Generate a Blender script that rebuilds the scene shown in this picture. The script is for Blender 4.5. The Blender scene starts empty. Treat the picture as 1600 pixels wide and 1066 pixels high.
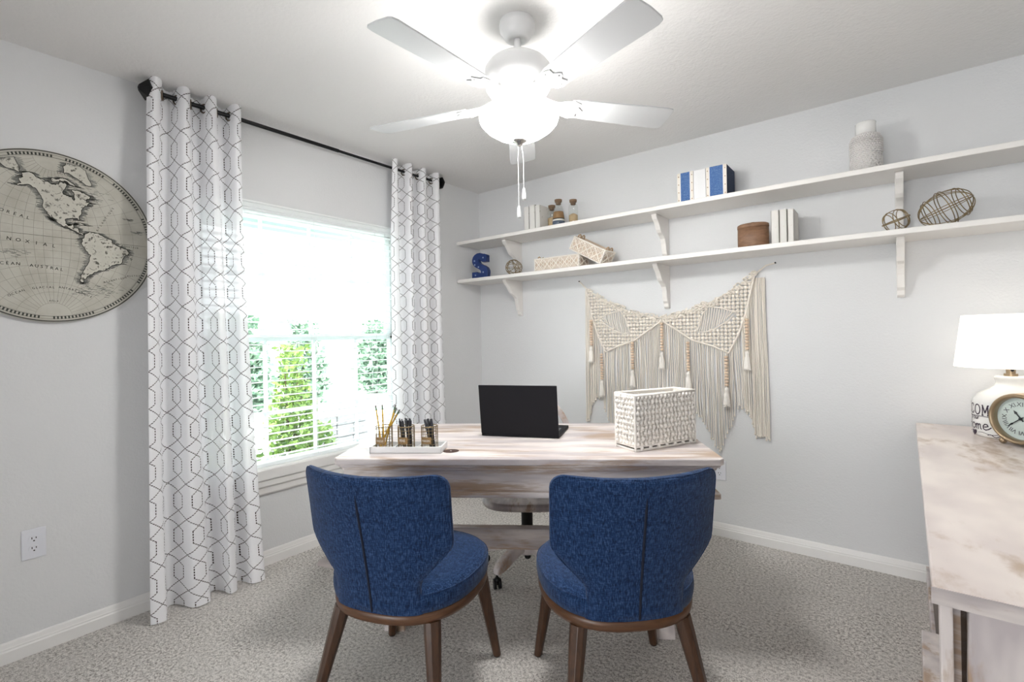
import bpy, bmesh, math, random
from math import sin, cos, pi, radians, sqrt, atan2, hypot
from mathutils import Vector, Matrix, Euler

random.seed(7)
SC = bpy.context.scene
COL = SC.collection

# ------------------------------------------------------------------ camera
YAW, ROLL, FPX = 0.66, -0.019, 768.68
cam_d = bpy.data.cameras.new('camera')
cam = bpy.data.objects.new('camera', cam_d)
COL.objects.link(cam)
cam_d.sensor_fit = 'HORIZONTAL'
cam_d.sensor_width = 36.0
cam_d.lens = FPX / 1600 * 36.0
cam_d.shift_y = -(533 - 524.1) / 1600
cam_d.clip_start = 0.05
_f = Vector((-sin(YAW), cos(YAW), 0)); _r = Vector((cos(YAW), sin(YAW), 0)); _u = Vector((0, 0, 1))
_r2 = _r * cos(ROLL) + _u * sin(ROLL); _u2 = _u * cos(ROLL) - _r * sin(ROLL)
M = Matrix.Identity(4)
for i in range(3):
    M[i][0], M[i][1], M[i][2] = _r2[i], _u2[i], -_f[i]
M[0][3], M[1][3], M[2][3] = 2.7514, -3.1221, 1.2398
cam.matrix_world = M
SC.camera = cam

# ------------------------------------------------------------------ light of the place, plus an added fill
H = 2.44
WORLD_STRENGTH = 3.9
BOWL_STRENGTH = 62.0
LAMP_STRENGTH = 2.4
FILL_POWER = 75.0  # power of the added fill lamp
SC.view_settings.view_transform = 'Standard'
SC.view_settings.look = 'None'
SC.view_settings.exposure = 0.60
SC.view_settings.gamma = 1.0
SC.view_settings.use_curve_mapping = False
w = bpy.data.worlds.new('overcast_sky'); SC.world = w; w.use_nodes = True
bg = w.node_tree.nodes['Background']
bg.inputs[0].default_value = (0.93, 0.97, 1.0, 1); bg.inputs[1].default_value = WORLD_STRENGTH
sun_d = bpy.data.lights.new('sun', 'SUN'); sun_d.energy = 4.5; sun_d.angle = 0.05; sun_d.color = (1, .96, .88)
sun = bpy.data.objects.new('sun', sun_d); COL.objects.link(sun)
sun.rotation_euler = Euler((radians(38), radians(22), 0)); sun.location = (0, 0, 6)
SC.cycles.use_denoising = True
SC.cycles.max_bounces = 10
SC.cycles.diffuse_bounces = 6
SC.cycles.transparent_max_bounces = 16
SC.cycles.caustics_reflective = False
SC.cycles.caustics_refractive = False
# unseen fill lamp, added behind the camera to brighten the room
hl_d = bpy.data.lights.new('added_fill_light', 'AREA'); hl_d.energy = FILL_POWER; hl_d.shape = 'RECTANGLE'
hl_d.size = 2.2; hl_d.size_y = 1.7; hl_d.color = (0.96, 0.98, 1.0)
hl = bpy.data.objects.new('added_fill_light', hl_d); COL.objects.link(hl)
hl.location = (2.05, -7.9, 1.35); hl.rotation_euler = (radians(90), 0, 0)

# ------------------------------------------------------------------ materials
def new_mat(name):
    m = bpy.data.materials.new(name); m.use_nodes = True
    nt = m.node_tree
    return m, nt, nt.nodes['Principled BSDF']

def N(nt, typ, **kw):
    n = nt.nodes.new(typ)
    for k, v in kw.items():
        if k.startswith('i_'):
            key = k[2:]
            n.inputs[int(key) if key.isdigit() else key.replace('_', ' ')].default_value = v
        else:
            setattr(n, k, v)
    return n

def L(nt, a, b): nt.links.new(a, b)

def coords(nt, scale=(1, 1, 1), kind='Object', rot=(0, 0, 0)):
    tc = N(nt, 'ShaderNodeTexCoord'); mp = N(nt, 'ShaderNodeMapping')
    mp.inputs['Scale'].default_value = scale; mp.inputs['Rotation'].default_value = rot
    L(nt, tc.outputs[kind], mp.inputs['Vector'])
    return mp.outputs['Vector']

def noise(nt, vec, scale=5, detail=4, rough=.5, dist=0.0):
    n = N(nt, 'ShaderNodeTexNoise'); n.inputs['Scale'].default_value = scale
    n.inputs['Detail'].default_value = detail; n.inputs['Roughness'].default_value = rough
    n.inputs['Distortion'].default_value = dist
    L(nt, vec, n.inputs['Vector']); return n.outputs['Fac']

def ramp(nt, fac, stops):
    r = N(nt, 'ShaderNodeValToRGB'); e = r.color_ramp.elements
    while len(e) < len(stops): e.new(0.5)
    for i, (p, c) in enumerate(stops):
        e[i].position = p; e[i].color = (c[0], c[1], c[2], 1)
    L(nt, fac, r.inputs['Fac']); return r.outputs['Color']

def mixc(nt, fac, a, b, typ='MIX'):
    m = N(nt, 'ShaderNodeMix', data_type='RGBA', blend_type=typ)
    for i, v in ((0, fac), (6, a), (7, b)):
        if hasattr(v, 'links'): L(nt, v, m.inputs[i])
        elif isinstance(v, (int, float)): m.inputs[i].default_value = v
        else: m.inputs[i].default_value = (v[0], v[1], v[2], 1)
    return m.outputs[2]

def math_n(nt, op, a, b=None, c=None):
    m = N(nt, 'ShaderNodeMath', operation=op)
    for i, v in enumerate((a, b, c)):
        if v is None: continue
        if hasattr(v, 'links'): L(nt, v, m.inputs[i])
        else: m.inputs[i].default_value = v
    return m.outputs[0]

def bump(nt, b, h, strength=.2, dist=.01):
    n = N(nt, 'ShaderNodeBump'); n.inputs['Strength'].default_value = strength; n.inputs['Distance'].default_value = dist
    L(nt, h, n.inputs['Height']); L(nt, n.outputs['Normal'], b.inputs['Normal'])

def plain(name, col, rough=.5, metal=0.0, bscale=0, bstr=.1, var=0.0, spec=.5):
    m, nt, b = new_mat(name)
    b.inputs['Base Color'].default_value = (*col, 1); b.inputs['Roughness'].default_value = rough
    b.inputs['Metallic'].default_value = metal; b.inputs['Specular IOR Level'].default_value = spec
    if bscale or var:
        v = coords(nt); f = noise(nt, v, bscale or 20, 5)
        if bscale: bump(nt, b, f, bstr, .004)
        if var:
            L(nt, mixc(nt, f, tuple(c * (1 - var) for c in col), tuple(min(1, c * (1 + var)) for c in col)), b.inputs['Base Color'])
    return m

def emis(name, col, s):
    m = bpy.data.materials.new(name); m.use_nodes = True; nt = m.node_tree
    b = nt.nodes['Principled BSDF']; b.inputs['Base Color'].default_value = (.9, .9, .88, 1)
    b.inputs['Emission Color'].default_value = (*col, 1); b.inputs['Emission Strength'].default_value = s
    return m

def wallpaint(name, col, sc=95, st=.22):
    m, nt, b = new_mat(name)
    b.inputs['Base Color'].default_value = (*col, 1); b.inputs['Roughness'].default_value = .6
    b.inputs['Specular IOR Level'].default_value = .25
    v = coords(nt)
    h = math_n(nt, 'ADD', noise(nt, v, sc, 3, .5, .3), math_n(nt, 'MULTIPLY', noise(nt, v, sc * .3, 2), .7))
    bump(nt, b, h, st, .006)
    return m

def whitewash(name, sc=(1.2, 9, 9), tone=0.0, brown=.5, w1=(.80, .735, .705), w2=(.50, .45, .455)):
    """white-washed wood: white paint worn through to tan wood in streaks along one axis"""
    m, nt, b = new_mat(name)
    v = coords(nt, sc)
    big = noise(nt, v, 1.0, 4, .55, .6)
    fine = noise(nt, coords(nt, tuple(s * 6 for s in sc)), 1.4, 5, .6, .2)
    tint = noise(nt, coords(nt, tuple(s * 1.7 for s in sc)), .9, 3)
    white = mixc(nt, ramp(nt, tint, [(.38, (0, 0, 0)), (.62, (1, 1, 1))]), w1, w2)
    tan = mixc(nt, fine, (.27, .155, .085), (.50, .35, .225))
    f = math_n(nt, 'ADD', big, math_n(nt, 'MULTIPLY', math_n(nt, 'SUBTRACT', fine, .5), .35))
    r = N(nt, 'ShaderNodeMapRange', interpolation_type='SMOOTHSTEP')
    r.inputs['From Min'].default_value = brown; r.inputs['From Max'].default_value = brown + .17
    r.inputs['To Max'].default_value = .85
    L(nt, f, r.inputs['Value'])
    c = mixc(nt, r.outputs[0], white, tan)
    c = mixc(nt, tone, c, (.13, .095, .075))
    L(nt, c, b.inputs['Base Color']); b.inputs['Roughness'].default_value = .34
    bump(nt, b, fine, .12, .003)
    return m

def wood(name, c1, c2, sc=(2, 14, 14), rough=.4):
    m, nt, b = new_mat(name)
    f = noise(nt, coords(nt, sc), 2.0, 5, .6, .8)
    L(nt, ramp(nt, f, [(.3, c1), (.7, c2)]), b.inputs['Base Color']); b.inputs['Roughness'].default_value = rough
    bump(nt, b, f, .08, .003)
    return m

def denim(name):
    m, nt, b = new_mat(name)
    v1 = noise(nt, coords(nt, (330, 330, 32)), 1.0, 3, .65)
    v2 = noise(nt, coords(nt, (60, 60, 420)), 1.0, 2, .6)
    f = math_n(nt, 'ADD', math_n(nt, 'MULTIPLY', v1, .68), math_n(nt, 'MULTIPLY', v2, .32))
    c = ramp(nt, f, [(.38, (.0042, .0115, .038)), (.5, (.0098, .033, .098)), (.64, (.042, .084, .195))])
    L(nt, c, b.inputs['Base Color']); b.inputs['Roughness'].default_value = .9
    b.inputs['Specular IOR Level'].default_value = .15
    b.inputs['Sheen Weight'].default_value = .12
    bump(nt, b, f, .35, .003)
    return m

def carpet_mat():
    m, nt, b = new_mat('carpet_pile')
    v = coords(nt)
    a = noise(nt, v, 82, 6, .85, 0)
    g = noise(nt, v, 300, 3, .8)
    nap = noise(nt, coords(nt, (2.2, 3.0, 1), rot=(0, 0, .5)), 1.1, 3, .6, 1.0)
    f = math_n(nt, 'ADD', math_n(nt, 'MULTIPLY', a, .6), math_n(nt, 'MULTIPLY', g, .4))
    c = ramp(nt, f, [(.42, (.13, .115, .10)), (.477, (.53, .495, .46)), (.54, (.95, .915, .875))])
    nap = ramp(nt, nap, [(.42, (0, 0, 0)), (.62, (1, 1, 1))])
    c = mixc(nt, math_n(nt, 'MULTIPLY', nap, .34), c, (.74, .71, .675))
    L(nt, c, b.inputs['Base Color']); b.inputs['Roughness'].default_value = .95
    b.inputs['Specular IOR Level'].default_value = .1
    bump(nt, b, f, .9, .012)
    return m

def curtain_mat():
    """white semi-sheer cloth embroidered with a dotted brown trellis; uv are metres on the cloth"""
    m, nt, b = new_mat('trellis_curtain_cloth')
    tc = N(nt, 'ShaderNodeTexCoord'); sp = N(nt, 'ShaderNodeSeparateXYZ'); L(nt, tc.outputs['UV'], sp.inputs[0])
    u, v = sp.outputs[0], sp.outputs[1]
    P, W, A = 0.33, 0.106, 0.080
    ph = math_n(nt, 'FRACT', math_n(nt, 'DIVIDE', v, P))
    tri = math_n(nt, 'SUBTRACT', math_n(nt, 'MULTIPLY', math_n(nt, 'ABSOLUTE', math_n(nt, 'SUBTRACT', ph, .5)), 4), 1)
    tr = math_n(nt, 'MAXIMUM', math_n(nt, 'MINIMUM', math_n(nt, 'MULTIPLY', tri, 1.5), 1), -1)
    off = math_n(nt, 'MULTIPLY', tr, A)
    ds = []
    for s in (1, -1):
        x = math_n(nt, 'ADD', u, math_n(nt, 'MULTIPLY', off, s))
        fr = math_n(nt, 'FRACT', math_n(nt, 'DIVIDE', x, W))
        ds.append(math_n(nt, 'MULTIPLY', math_n(nt, 'ABSOLUTE', math_n(nt, 'SUBTRACT', fr, .5)), W))
    d = math_n(nt, 'MINIMUM', ds[0], ds[1])
    flat_ = math_n(nt, 'GREATER_THAN', math_n(nt, 'ABSOLUTE', math_n(nt, 'MULTIPLY', tri, 1.5)), 1.0)
    line = math_n(nt, 'LESS_THAN', d, math_n(nt, 'SUBTRACT', .0038, math_n(nt, 'MULTIPLY', flat_, .0014)))
    per = math_n(nt, 'ADD', .0065, math_n(nt, 'MULTIPLY', flat_, .006))
    dash = math_n(nt, 'LESS_THAN', math_n(nt, 'FRACT', math_n(nt, 'DIVIDE', v, per)), .70)
    k = math_n(nt, 'MULTIPLY', line, dash)
    c = mixc(nt, k, (.94, .94, .96), (.060, .044, .042))
    weave = noise(nt, coords(nt, (300, 300, 300)), 1.0, 2)
    dif = N(nt, 'ShaderNodeBsdfDiffuse'); trn = N(nt, 'ShaderNodeBsdfTranslucent'); tp = N(nt, 'ShaderNodeBsdfTransparent')
    L(nt, c, dif.inputs[0]); L(nt, c, trn.inputs[0])
    bn = N(nt, 'ShaderNodeBump'); bn.inputs['Strength'].default_value = .1; bn.inputs['Distance'].default_value = .002
    L(nt, weave, bn.inputs['Height']); L(nt, bn.outputs[0], dif.inputs['Normal'])
    m1 = N(nt, 'ShaderNodeMixShader'); m1.inputs[0].default_value = .14
    L(nt, dif.outputs[0], m1.inputs[1]); L(nt, trn.outputs[0], m1.inputs[2])
    m2 = N(nt, 'ShaderNodeMixShader')
    L(nt, math_n(nt, 'MULTIPLY', math_n(nt, 'SUBTRACT', 1.0, k), .06), m2.inputs[0])
    L(nt, m1.outputs[0], m2.inputs[1]); L(nt, tp.outputs[0], m2.inputs[2])
    L(nt, m2.outputs[0], nt.nodes['Material Output'].inputs['Surface'])
    return m

def glass_mat(name, tint=(.95, .98, .97), gl=.06):
    m = bpy.data.materials.new(name); m.use_nodes = True; nt = m.node_tree
    tp = N(nt, 'ShaderNodeBsdfTransparent'); tp.inputs[0].default_value = (*tint, 1)
    g = N(nt, 'ShaderNodeBsdfGlossy'); g.inputs['Roughness'].default_value = .03
    fz = N(nt, 'ShaderNodeLayerWeight'); fz.inputs['Blend'].default_value = .5
    mx = N(nt, 'ShaderNodeMixShader')
    L(nt, math_n(nt, 'ADD', .03, math_n(nt, 'MULTIPLY', math_n(nt, 'POWER', fz.outputs['Facing'], 5.0), .6)), mx.inputs[0]); L(nt, tp.outputs[0], mx.inputs[1]); L(nt, g.outputs[0], mx.inputs[2])
    L(nt, mx.outputs[0], nt.nodes['Material Output'].inputs['Surface'])
    return m

def translucent(name, col, f, rough=.4):
    m, nt, b = new_mat(name)
    b.inputs['Base Color'].default_value = (*col, 1); b.inputs['Roughness'].default_value = rough
    t = N(nt, 'ShaderNodeBsdfTranslucent'); t.inputs[0].default_value = (*col, 1)
    mx = N(nt, 'ShaderNodeMixShader'); mx.inputs[0].default_value = f
    L(nt, b.outputs[0], mx.inputs[1]); L(nt, t.outputs[0], mx.inputs[2]); L(nt, mx.outputs[0], nt.nodes['Material Output'].inputs['Surface'])
    return m

def leaf_mat(name, c1, c2):
    m, nt, b = new_mat(name)
    f = noise(nt, coords(nt), 14, 4)
    L(nt, ramp(nt, f, [(.35, c1), (.65, c2)]), b.inputs['Base Color']); b.inputs['Roughness'].default_value = .5
    return m

MT = dict(
    wall=wallpaint('wall_paint', (.70, .705, .712)),
    ceil=wallpaint('ceiling_texture', (.79, .78, .77), 70, .30),
    trim=plain('white_trim_paint', (.80, .79, .775), .35),
    carpet=carpet_mat(),
    vinyl=None,
    blind=translucent('white_blind_slat', (.93, .94, .94), .42), muntin=translucent('white_vinyl_grid', (.86, .90, .90), .5),
    shelf=plain('white_shelf_paint', (.80, .775, .745), .4),
    fan=plain('white_fan_enamel', (.72, .72, .72), .3),
    chrome=plain('brushed_nickel', (.55, .53, .5), .25, 1.0),
    black=plain('black_metal', (.012, .012, .013), .35, .6),
    iron=plain('black_iron', (.008, .008, .008), .5, .3),
    brass=plain('aged_brass', (.36, .27, .175), .38, .85),
    wire=plain('antique_gold_wire', (.30, .225, .125), .4, .85),
    cloth=curtain_mat(),
    glass=glass_mat('window_glass'),
    bottle=glass_mat('bottle_glass', (.96, .97, .96)),
    denim=denim('blue_tweed'),
    seam=plain('dark_navy_seam', (.006, .010, .025), .9),
    walnut=wood('walnut_stain', (.035, .016, .008), (.085, .038, .018), (30, 30, 4), .35),
    rail=wood('walnut_rail', (.065, .028, .012), (.14, .062, .028), (6, 6, 40), .35),
    desk=whitewash('whitewashed_desk', (1.6, 11, 11), 0.0, .49),
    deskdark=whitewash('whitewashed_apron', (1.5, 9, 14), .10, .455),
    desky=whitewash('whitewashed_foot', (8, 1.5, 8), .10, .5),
    board=whitewash('whitewashed_sideboard', (3.4, 1.7, 3), 0.0, .475, (.86, .78, .725), (.68, .60, .575)),
    boardz=whitewash('whitewashed_upright', (8, 8, 2.2), .06, .50),
    edge=whitewash('whitewashed_edge', (3, 3, 14), .25, .62),
    darkpan=wood('dark_brown_panel', (.030, .016, .009), (.075, .042, .024), (4, 4, 14), .4),
    swood=whitewash('whitewashed_stool', (14, 4, 10), .18, .50),
    swlight=whitewash('pale_leg_wood', (5, 5, 5), .0, .54),
    laptop=plain('matte_black_plastic', (.0075, .0072, .0095), .6, 0, 260, .05, 0, .18),
    knit=plain('ivory_cotton_cord', (.82, .785, .735), .95, 0, 180, .3, .06, .1),
    rope=plain('cream_macrame_cord', (.82, .765, .69), .95, 0, 300, .3, .06, .1),
    bead=plain('pale_wood_bead', (.72, .56, .42), .5, 0, 30, .1, .15),
    boxin=plain('tan_wood_box', (.44, .30, .185), .6, 0, 40, .1, .2),
    boxshell=plain('pale_wood_box', (.58, .47, .37), .6, 0, 40, .1, .15),
    blade=plain('light_grey_fan_blade', (.60, .61, .62), .4),
    whitebook=None, navy=None, bluelinen=None,
    cream=plain('cream_paper', (.55, .50, .42), .8, 0, 90, .15, .1),
    whitepaint=plain('white_paint', (.78, .78, .78), .4),
    pencil=plain('yellow_pencil', (.60, .36, .035), .4),
    ferrule=plain('green_ferrule', (.10, .17, .10), .4, .5),
    eraser=plain('grey_eraser', (.20, .18, .17), .8),
    ink=plain('black_pen', (.012, .012, .018), .3),
    tag=plain('kraft_tag', (.27, .165, .065), .6, 0, 60, .1, .15),
    letter=plain('white_letter', (.8, .78, .72), .6),
    grommet=plain('dark_wood_grommet', (.06, .030, .020), .5),
    eyelet=plain('bronze_eyelet', (.20, .155, .12), .35, .9),
    ceramic=plain('white_glazed_ceramic', (.80, .79, .77), .15),
    vase=None,
    lampink=plain('purple_black_ink', (.030, .015, .035), .6),
    shade=None,
    dial=plain('pale_dial', (.74, .745, .73), .5, 0, 9, .02, .06),
    cork=plain('cork', (.19, .12, .07), .85, 0, 120, .4, .3),
    sand=plain('shell_sand', (.50, .37, .22), .9, 0, 170, .6, .5),
    twine=plain('brown_sand', (.30, .17, .075), .9, 0, 200, .5, .25),
    gravel=plain('blue_gravel', (.10, .13, .19), .8, 0, 160, .8, .7),
    bottlew=plain('white_sand', (.75, .73, .7), .9),
    canister=wood('brown_turned_wood', (.145, .070, .036), (.27, .15, .085), (8, 8, 20), .55),
    mappaper=None, mapink=plain('map_ink', (.055, .058, .052), .9), mapland=None, mapgrey=plain('map_grey_wash', (.20, .205, .19), .9),
    mapgrid=plain('map_grid_ink', (.30, .29, .25), .9),
    plate=plain('white_outlet_plastic', (.74, .75, .80), .3),
    slot=plain('dark_slot', (.02, .018, .016), .6),
    blue=plain('cobalt_blue_paint', (.012, .036, .155), .45, 0, 40, .08, .2),
    bulb=plain('clear_bulb', (.35, .45, .62), .15),
    leaf=leaf_mat('shrub_leaf', (.09, .20, .035), (.36, .50, .13)),
    leafdark=leaf_mat('hedge_leaf', (.10, .20, .14), (.30, .42, .30)),
    stem=plain('brown_stem', (.10, .06, .035), .8),
    stone=plain('grey_stone', (.22, .22, .23), .9, 0, 12, .6, .35),
    ground=plain('pale_concrete', (.84, .84, .82), .9, 0, 20, .1),
    soffit=plain('pale_green_soffit', (.56, .68, .63), .6),
)

def speckled(name, base, spot, sc=60, lo=.62, hi=.68, rough=.7):
    m, nt, b = new_mat(name)
    f = noise(nt, coords(nt), sc, 3, .6)
    L(nt, ramp(nt, f, [(lo, base), (hi, spot)]), b.inputs['Base Color']); b.inputs['Roughness'].default_value = rough
    bump(nt, b, f, .25, .003); return m
MT['whitebook'] = speckled('distressed_white_wood', (.70, .685, .65), (.34, .29, .24), 34, .64, .74)
MT['bluelinen'] = speckled('blue_linen', (.055, .13, .33), (.12, .22, .42), 220, .45, .6, .9)
MT['navy'] = speckled('navy_linen', (.012, .022, .055), (.03, .05, .10), 220, .45, .6, .9)
MT['mappaper'] = speckled('aged_map_paper', (.53, .515, .455), (.44, .42, .36), 9, .4, .7, .8)
MT['mapland'] = speckled('map_land_print', (.55, .535, .47), (.16, .155, .135), 75, .56, .66, .8)

def vase_mat():
    m, nt, b = new_mat('embossed_white_ceramic')
    b.inputs['Base Color'].default_value = (.68, .655, .64, 1); b.inputs['Roughness'].default_value = .55
    tc = N(nt, 'ShaderNodeTexCoord'); sp = N(nt, 'ShaderNodeSeparateXYZ'); L(nt, tc.outputs['UV'], sp.inputs[0])
    a = math_n(nt, 'SINE', math_n(nt, 'MULTIPLY', math_n(nt, 'ADD', sp.outputs[0], math_n(nt, 'PINGPONG', sp.outputs[1], .012)), 2 * pi / .018))
    c = math_n(nt, 'SINE', math_n(nt, 'MULTIPLY', sp.outputs[1], 2 * pi / .009))
    bump(nt, b, math_n(nt, 'ADD', a, c), .5, .004); return m
MT['vase'] = vase_mat()
MT['vinyl'] = translucent('white_vinyl', (.90, .93, .93), .5, .3)

def shade_mat():
    m, nt, b = new_mat('lit_lamp_shade')
    b.inputs['Base Color'].default_value = (.85, .82, .76, 1); b.inputs['Roughness'].default_value = .9
    b.inputs['Emission Color'].default_value = (1, .95, .87, 1); b.inputs['Emission Strength'].default_value = LAMP_STRENGTH * .28
    return m
MT['shade'] = shade_mat()
MT['bowlcap'] = emis('lit_frosted_cap', (1, .985, .96), BOWL_STRENGTH * .42)
MT['bowl'] = emis('lit_frosted_glass', (1, .985, .96), BOWL_STRENGTH)

# ------------------------------------------------------------------ mesh helpers
class MB:
    def __init__(s): s.v = []; s.f = []; s.uv = {}; s.sm = []
    def add(s, vs, fs, smooth=False, uvs=None):
        o = len(s.v); s.v += [tuple(p) for p in vs]
        for i, f in enumerate(fs):
            s.f.append(tuple(o + k for k in f)); s.sm.append(smooth)
            if uvs: s.uv[len(s.f) - 1] = [uvs[k] for k in f]
        return s
    def box(s, a, b, M=None):
        x0, y0, z0 = a; x1, y1, z1 = b
        vs = [(x0, y0, z0), (x1, y0, z0), (x1, y1, z0), (x0, y1, z0), (x0, y0, z1), (x1, y0, z1), (x1, y1, z1), (x0, y1, z1)]
        if M: vs = [M @ Vector(p) for p in vs]
        return s.add(vs, [(3, 2, 1, 0), (4, 5, 6, 7), (0, 1, 5, 4), (1, 2, 6, 5), (2, 3, 7, 6), (3, 0, 4, 7)])
    def rings(s, rs, closed=False, cap=True, smooth=True, loop=True):
        n = len(rs[0]); vs = [p for r in rs for p in r]; fs = []
        m = len(rs)
        for i in range(m if closed else m - 1):
            j = (i + 1) % m
            for k in range(n if loop else n - 1):
                l = (k + 1) % n
                fs.append((i * n + k, i * n + l, j * n + l, j * n + k))
        s.add(vs, fs, smooth)
        if cap and not closed and loop:
            s.add(rs[0], [tuple(range(n - 1, -1, -1))], False); s.add(rs[-1], [tuple(range(n))], False)
        return s
    def tube(s, pts, r, n=8, closed=False, cap=True, smooth=True, twist=None, rad2=None):
        pts = [Vector(p) for p in pts]; m = len(pts); rs = []
        rr = r if isinstance(r, (list, tuple)) else [r] * m
        up = None
        for i, p in enumerate(pts):
            if closed: t = pts[(i + 1) % m] - pts[i - 1]
            else: t = pts[min(i + 1, m - 1)] - pts[max(i - 1, 0)]
            if t.length < 1e-9: t = Vector((0, 0, 1))
            t.normalize()
            if up is None:
                up = Vector((0, 0, 1)) if abs(t.z) < .9 else Vector((0, 1, 0))
            a = (up - t * up.dot(t))
            if a.length < 1e-6: a = t.orthogonal()
            a.normalize(); b = t.cross(a); up = a
            ph = (twist or 0)
            rs.append([p + a * (cos(2 * pi * k / n + ph) * rr[i]) + b * (sin(2 * pi * k / n + ph) * rr[i]) for k in range(n)])
        return s.rings(rs, closed, cap, smooth)
    def lathe(s, prof, c=(0, 0, 0), n=32, smooth=True, sx=1, sy=1):
        rs = [[(c[0] + max(r, 1e-4) * cos(2 * pi * k / n) * sx, c[1] + max(r, 1e-4) * sin(2 * pi * k / n) * sy, c[2] + z) for k in range(n)] for r, z in prof]
        return s.rings(rs, cap=True, smooth=smooth)
    def prism(s, poly, f, h):
        """poly 2-D, f(x,y,t) -> 3-D for t in 0..h"""
        n = len(poly)
        a = [f(x, y, 0) for x, y in poly]; b = [f(x, y, h) for x, y in poly]
        s.add(a + b, [tuple(range(n - 1, -1, -1)), tuple(range(n, 2 * n))] + [(k, (k + 1) % n, n + (k + 1) % n, n + k) for k in range(n)])
        return s
    def ball(s, c, r, nu=8, nv=6, sc=(1, 1, 1)):
        rs = []
        for i in range(nv + 1):
            t = pi * i / nv; rs.append([(c[0] + r * sc[0] * max(sin(t), 1e-3) * cos(2 * pi * k / nu), c[1] + r * sc[1] * max(sin(t), 1e-3) * sin(2 * pi * k / nu), c[2] - r * sc[2] * cos(t)) for k in range(nu)])
        return s.rings(rs, cap=False)
    def build(s, name, m, parent=None, bevel=0, seg=2, fix=True, smooth_angle=None):
        me = bpy.data.meshes.new(name); me.from_pydata([tuple(p) for p in s.v], [], s.f); me.update()
        for i, p in enumerate(me.polygons): p.use_smooth = s.sm[i]
        if s.uv:
            ul = me.uv_layers.new(name='UVMap')
            for i, p in enumerate(me.polygons):
                if i in s.uv:
                    for k, li in enumerate(p.loop_indices): ul.data[li].uv = s.uv[i][k]
        if fix:
            bm = bmesh.new(); bm.from_mesh(me); bmesh.ops.recalc_face_normals(bm, faces=bm.faces); bm.to_mesh(me); bm.free()
        ms = m if isinstance(m, (list, tuple)) else [m]
        for x in ms: me.materials.append(MT[x] if isinstance(x, str) else x)
        o = bpy.data.objects.new(name, me); COL.objects.link(o)
        if parent is not None: o.parent = parent
        if bevel:
            md = o.modifiers.new('bevel', 'BEVEL'); md.width = bevel; md.segments = seg; md.limit_method = 'ANGLE'; md.angle_limit = radians(40)
        return o

def tag(o, label=None, cat=None, group=None, kind=None):
    if label: o['label'] = label
    if cat: o['category'] = cat
    if group: o['group'] = group
    if kind: o['kind'] = kind
    return o

def thing(name, label, cat, loc=(0, 0, 0), rz=0, group=None, rot=None):
    o = bpy.data.objects.new(name, None); COL.objects.link(o); o.empty_display_size = .05
    o.location = loc; o.rotation_euler = rot if rot else (0, 0, rz)
    return tag(o, label, cat, group)

def struct(name, mb, m, parent=None, bevel=0):
    o = mb.build(name, m, parent, bevel)
    if parent is None: o['kind'] = 'structure'
    return o

def dup(root, loc, rz=None, label=None, rot=None):
    def rec(o, par):
        c = o.copy(); COL.objects.link(c); c.parent = par
        for ch in list(o.children): rec(ch, c)
        return c
    r = rec(root, None); r.location = loc
    if rot is not None: r.rotation_euler = rot
    elif rz is not None: r.rotation_euler = (0, 0, rz)
    if label: r['label'] = label
    return r

def text_polys(body, size=1.0, align='CENTER', offset=0.0, shear=0.0):
    cu = bpy.data.curves.new('tmp', 'FONT'); cu.body = body; cu.size = size; cu.align_x = align; cu.offset = offset; cu.shear = shear
    cu.resolution_u = 3
    ob = bpy.data.objects.new('tmp', cu); COL.objects.link(ob)
    dg = bpy.context.evaluated_depsgraph_get(); dg.update()
    me = bpy.data.meshes.new_from_object(ob.evaluated_get(dg))
    vs = [(v.co.x, v.co.y) for v in me.vertices]; fs = [tuple(p.vertices) for p in me.polygons]
    bpy.data.objects.remove(ob); bpy.data.curves.remove(cu); bpy.data.meshes.remove(me)
    return vs, fs

def add_text(mb, body, size, f, **kw):
    vs, fs = text_polys(body, size, **kw)
    mb.add([f(x, y) for x, y in vs], fs)

def inside(poly, x, y):
    c = False; n = len(poly)
    for i in range(n):
        x0, y0 = poly[i]; x1, y1 = poly[i - 1]
        if (y0 > y) != (y1 > y) and x < (x1 - x0) * (y - y0) / (y1 - y0) + x0: c = not c
    return c

# ================================================================== THE ROOM
RX, FY, XO = 3.45, -3.95, -0.15      # right wall, front wall, outer face of the window wall
WY0, WY1, WZ0, WZ1 = -2.14, -0.84, 0.50, 2.00    # window opening
mb = MB(); mb.box((-.2, FY - 4.3, -.06), (RX + .2, .2, 0)); struct('floor', mb, 'carpet')
mb = MB(); mb.box((-.2, FY - 4.3, H), (RX + .2, .2, H + .08)); struct('ceiling', mb, 'ceil')
mb = MB()
mb.box((XO, FY, 0), (0, WY0, H)); mb.box((XO, WY1, 0), (0, 0, H)); mb.box((XO, WY0, 0), (0, WY1, WZ0 - .03)); mb.box((XO, WY0, WZ1), (0, WY1, H))
struct('wall_left', mb, 'wall')
mb = MB(); mb.box((XO, 0, 0), (RX + .12, .12, H)); struct('wall_back', mb, 'wall')
mb = MB(); mb.box((RX, FY - 4.3, 0), (RX + .12, 0, H)); struct('wall_right', mb, 'wall')
mb = MB(); mb.box((XO, FY - .12, 0), (0.9, FY, H)); mb.box((3.25, FY - .12, 0), (RX, FY, H)); mb.box((0.9, FY - .12, 2.2), (3.25, FY, H))  # opening invented behind the camera so the fill lamp reaches the far walls
struct('wall_front', mb, 'wall')
mb = MB(); mb.box((.28, FY - 4.3, 0), (.40, FY - .12, H)); mb.box((.40, FY - 4.3, 0), (RX, FY - 4.2, H)); struct('wall_light_block', mb, 'wall')  # unseen enclosure, added to keep sky light out behind the camera

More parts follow.
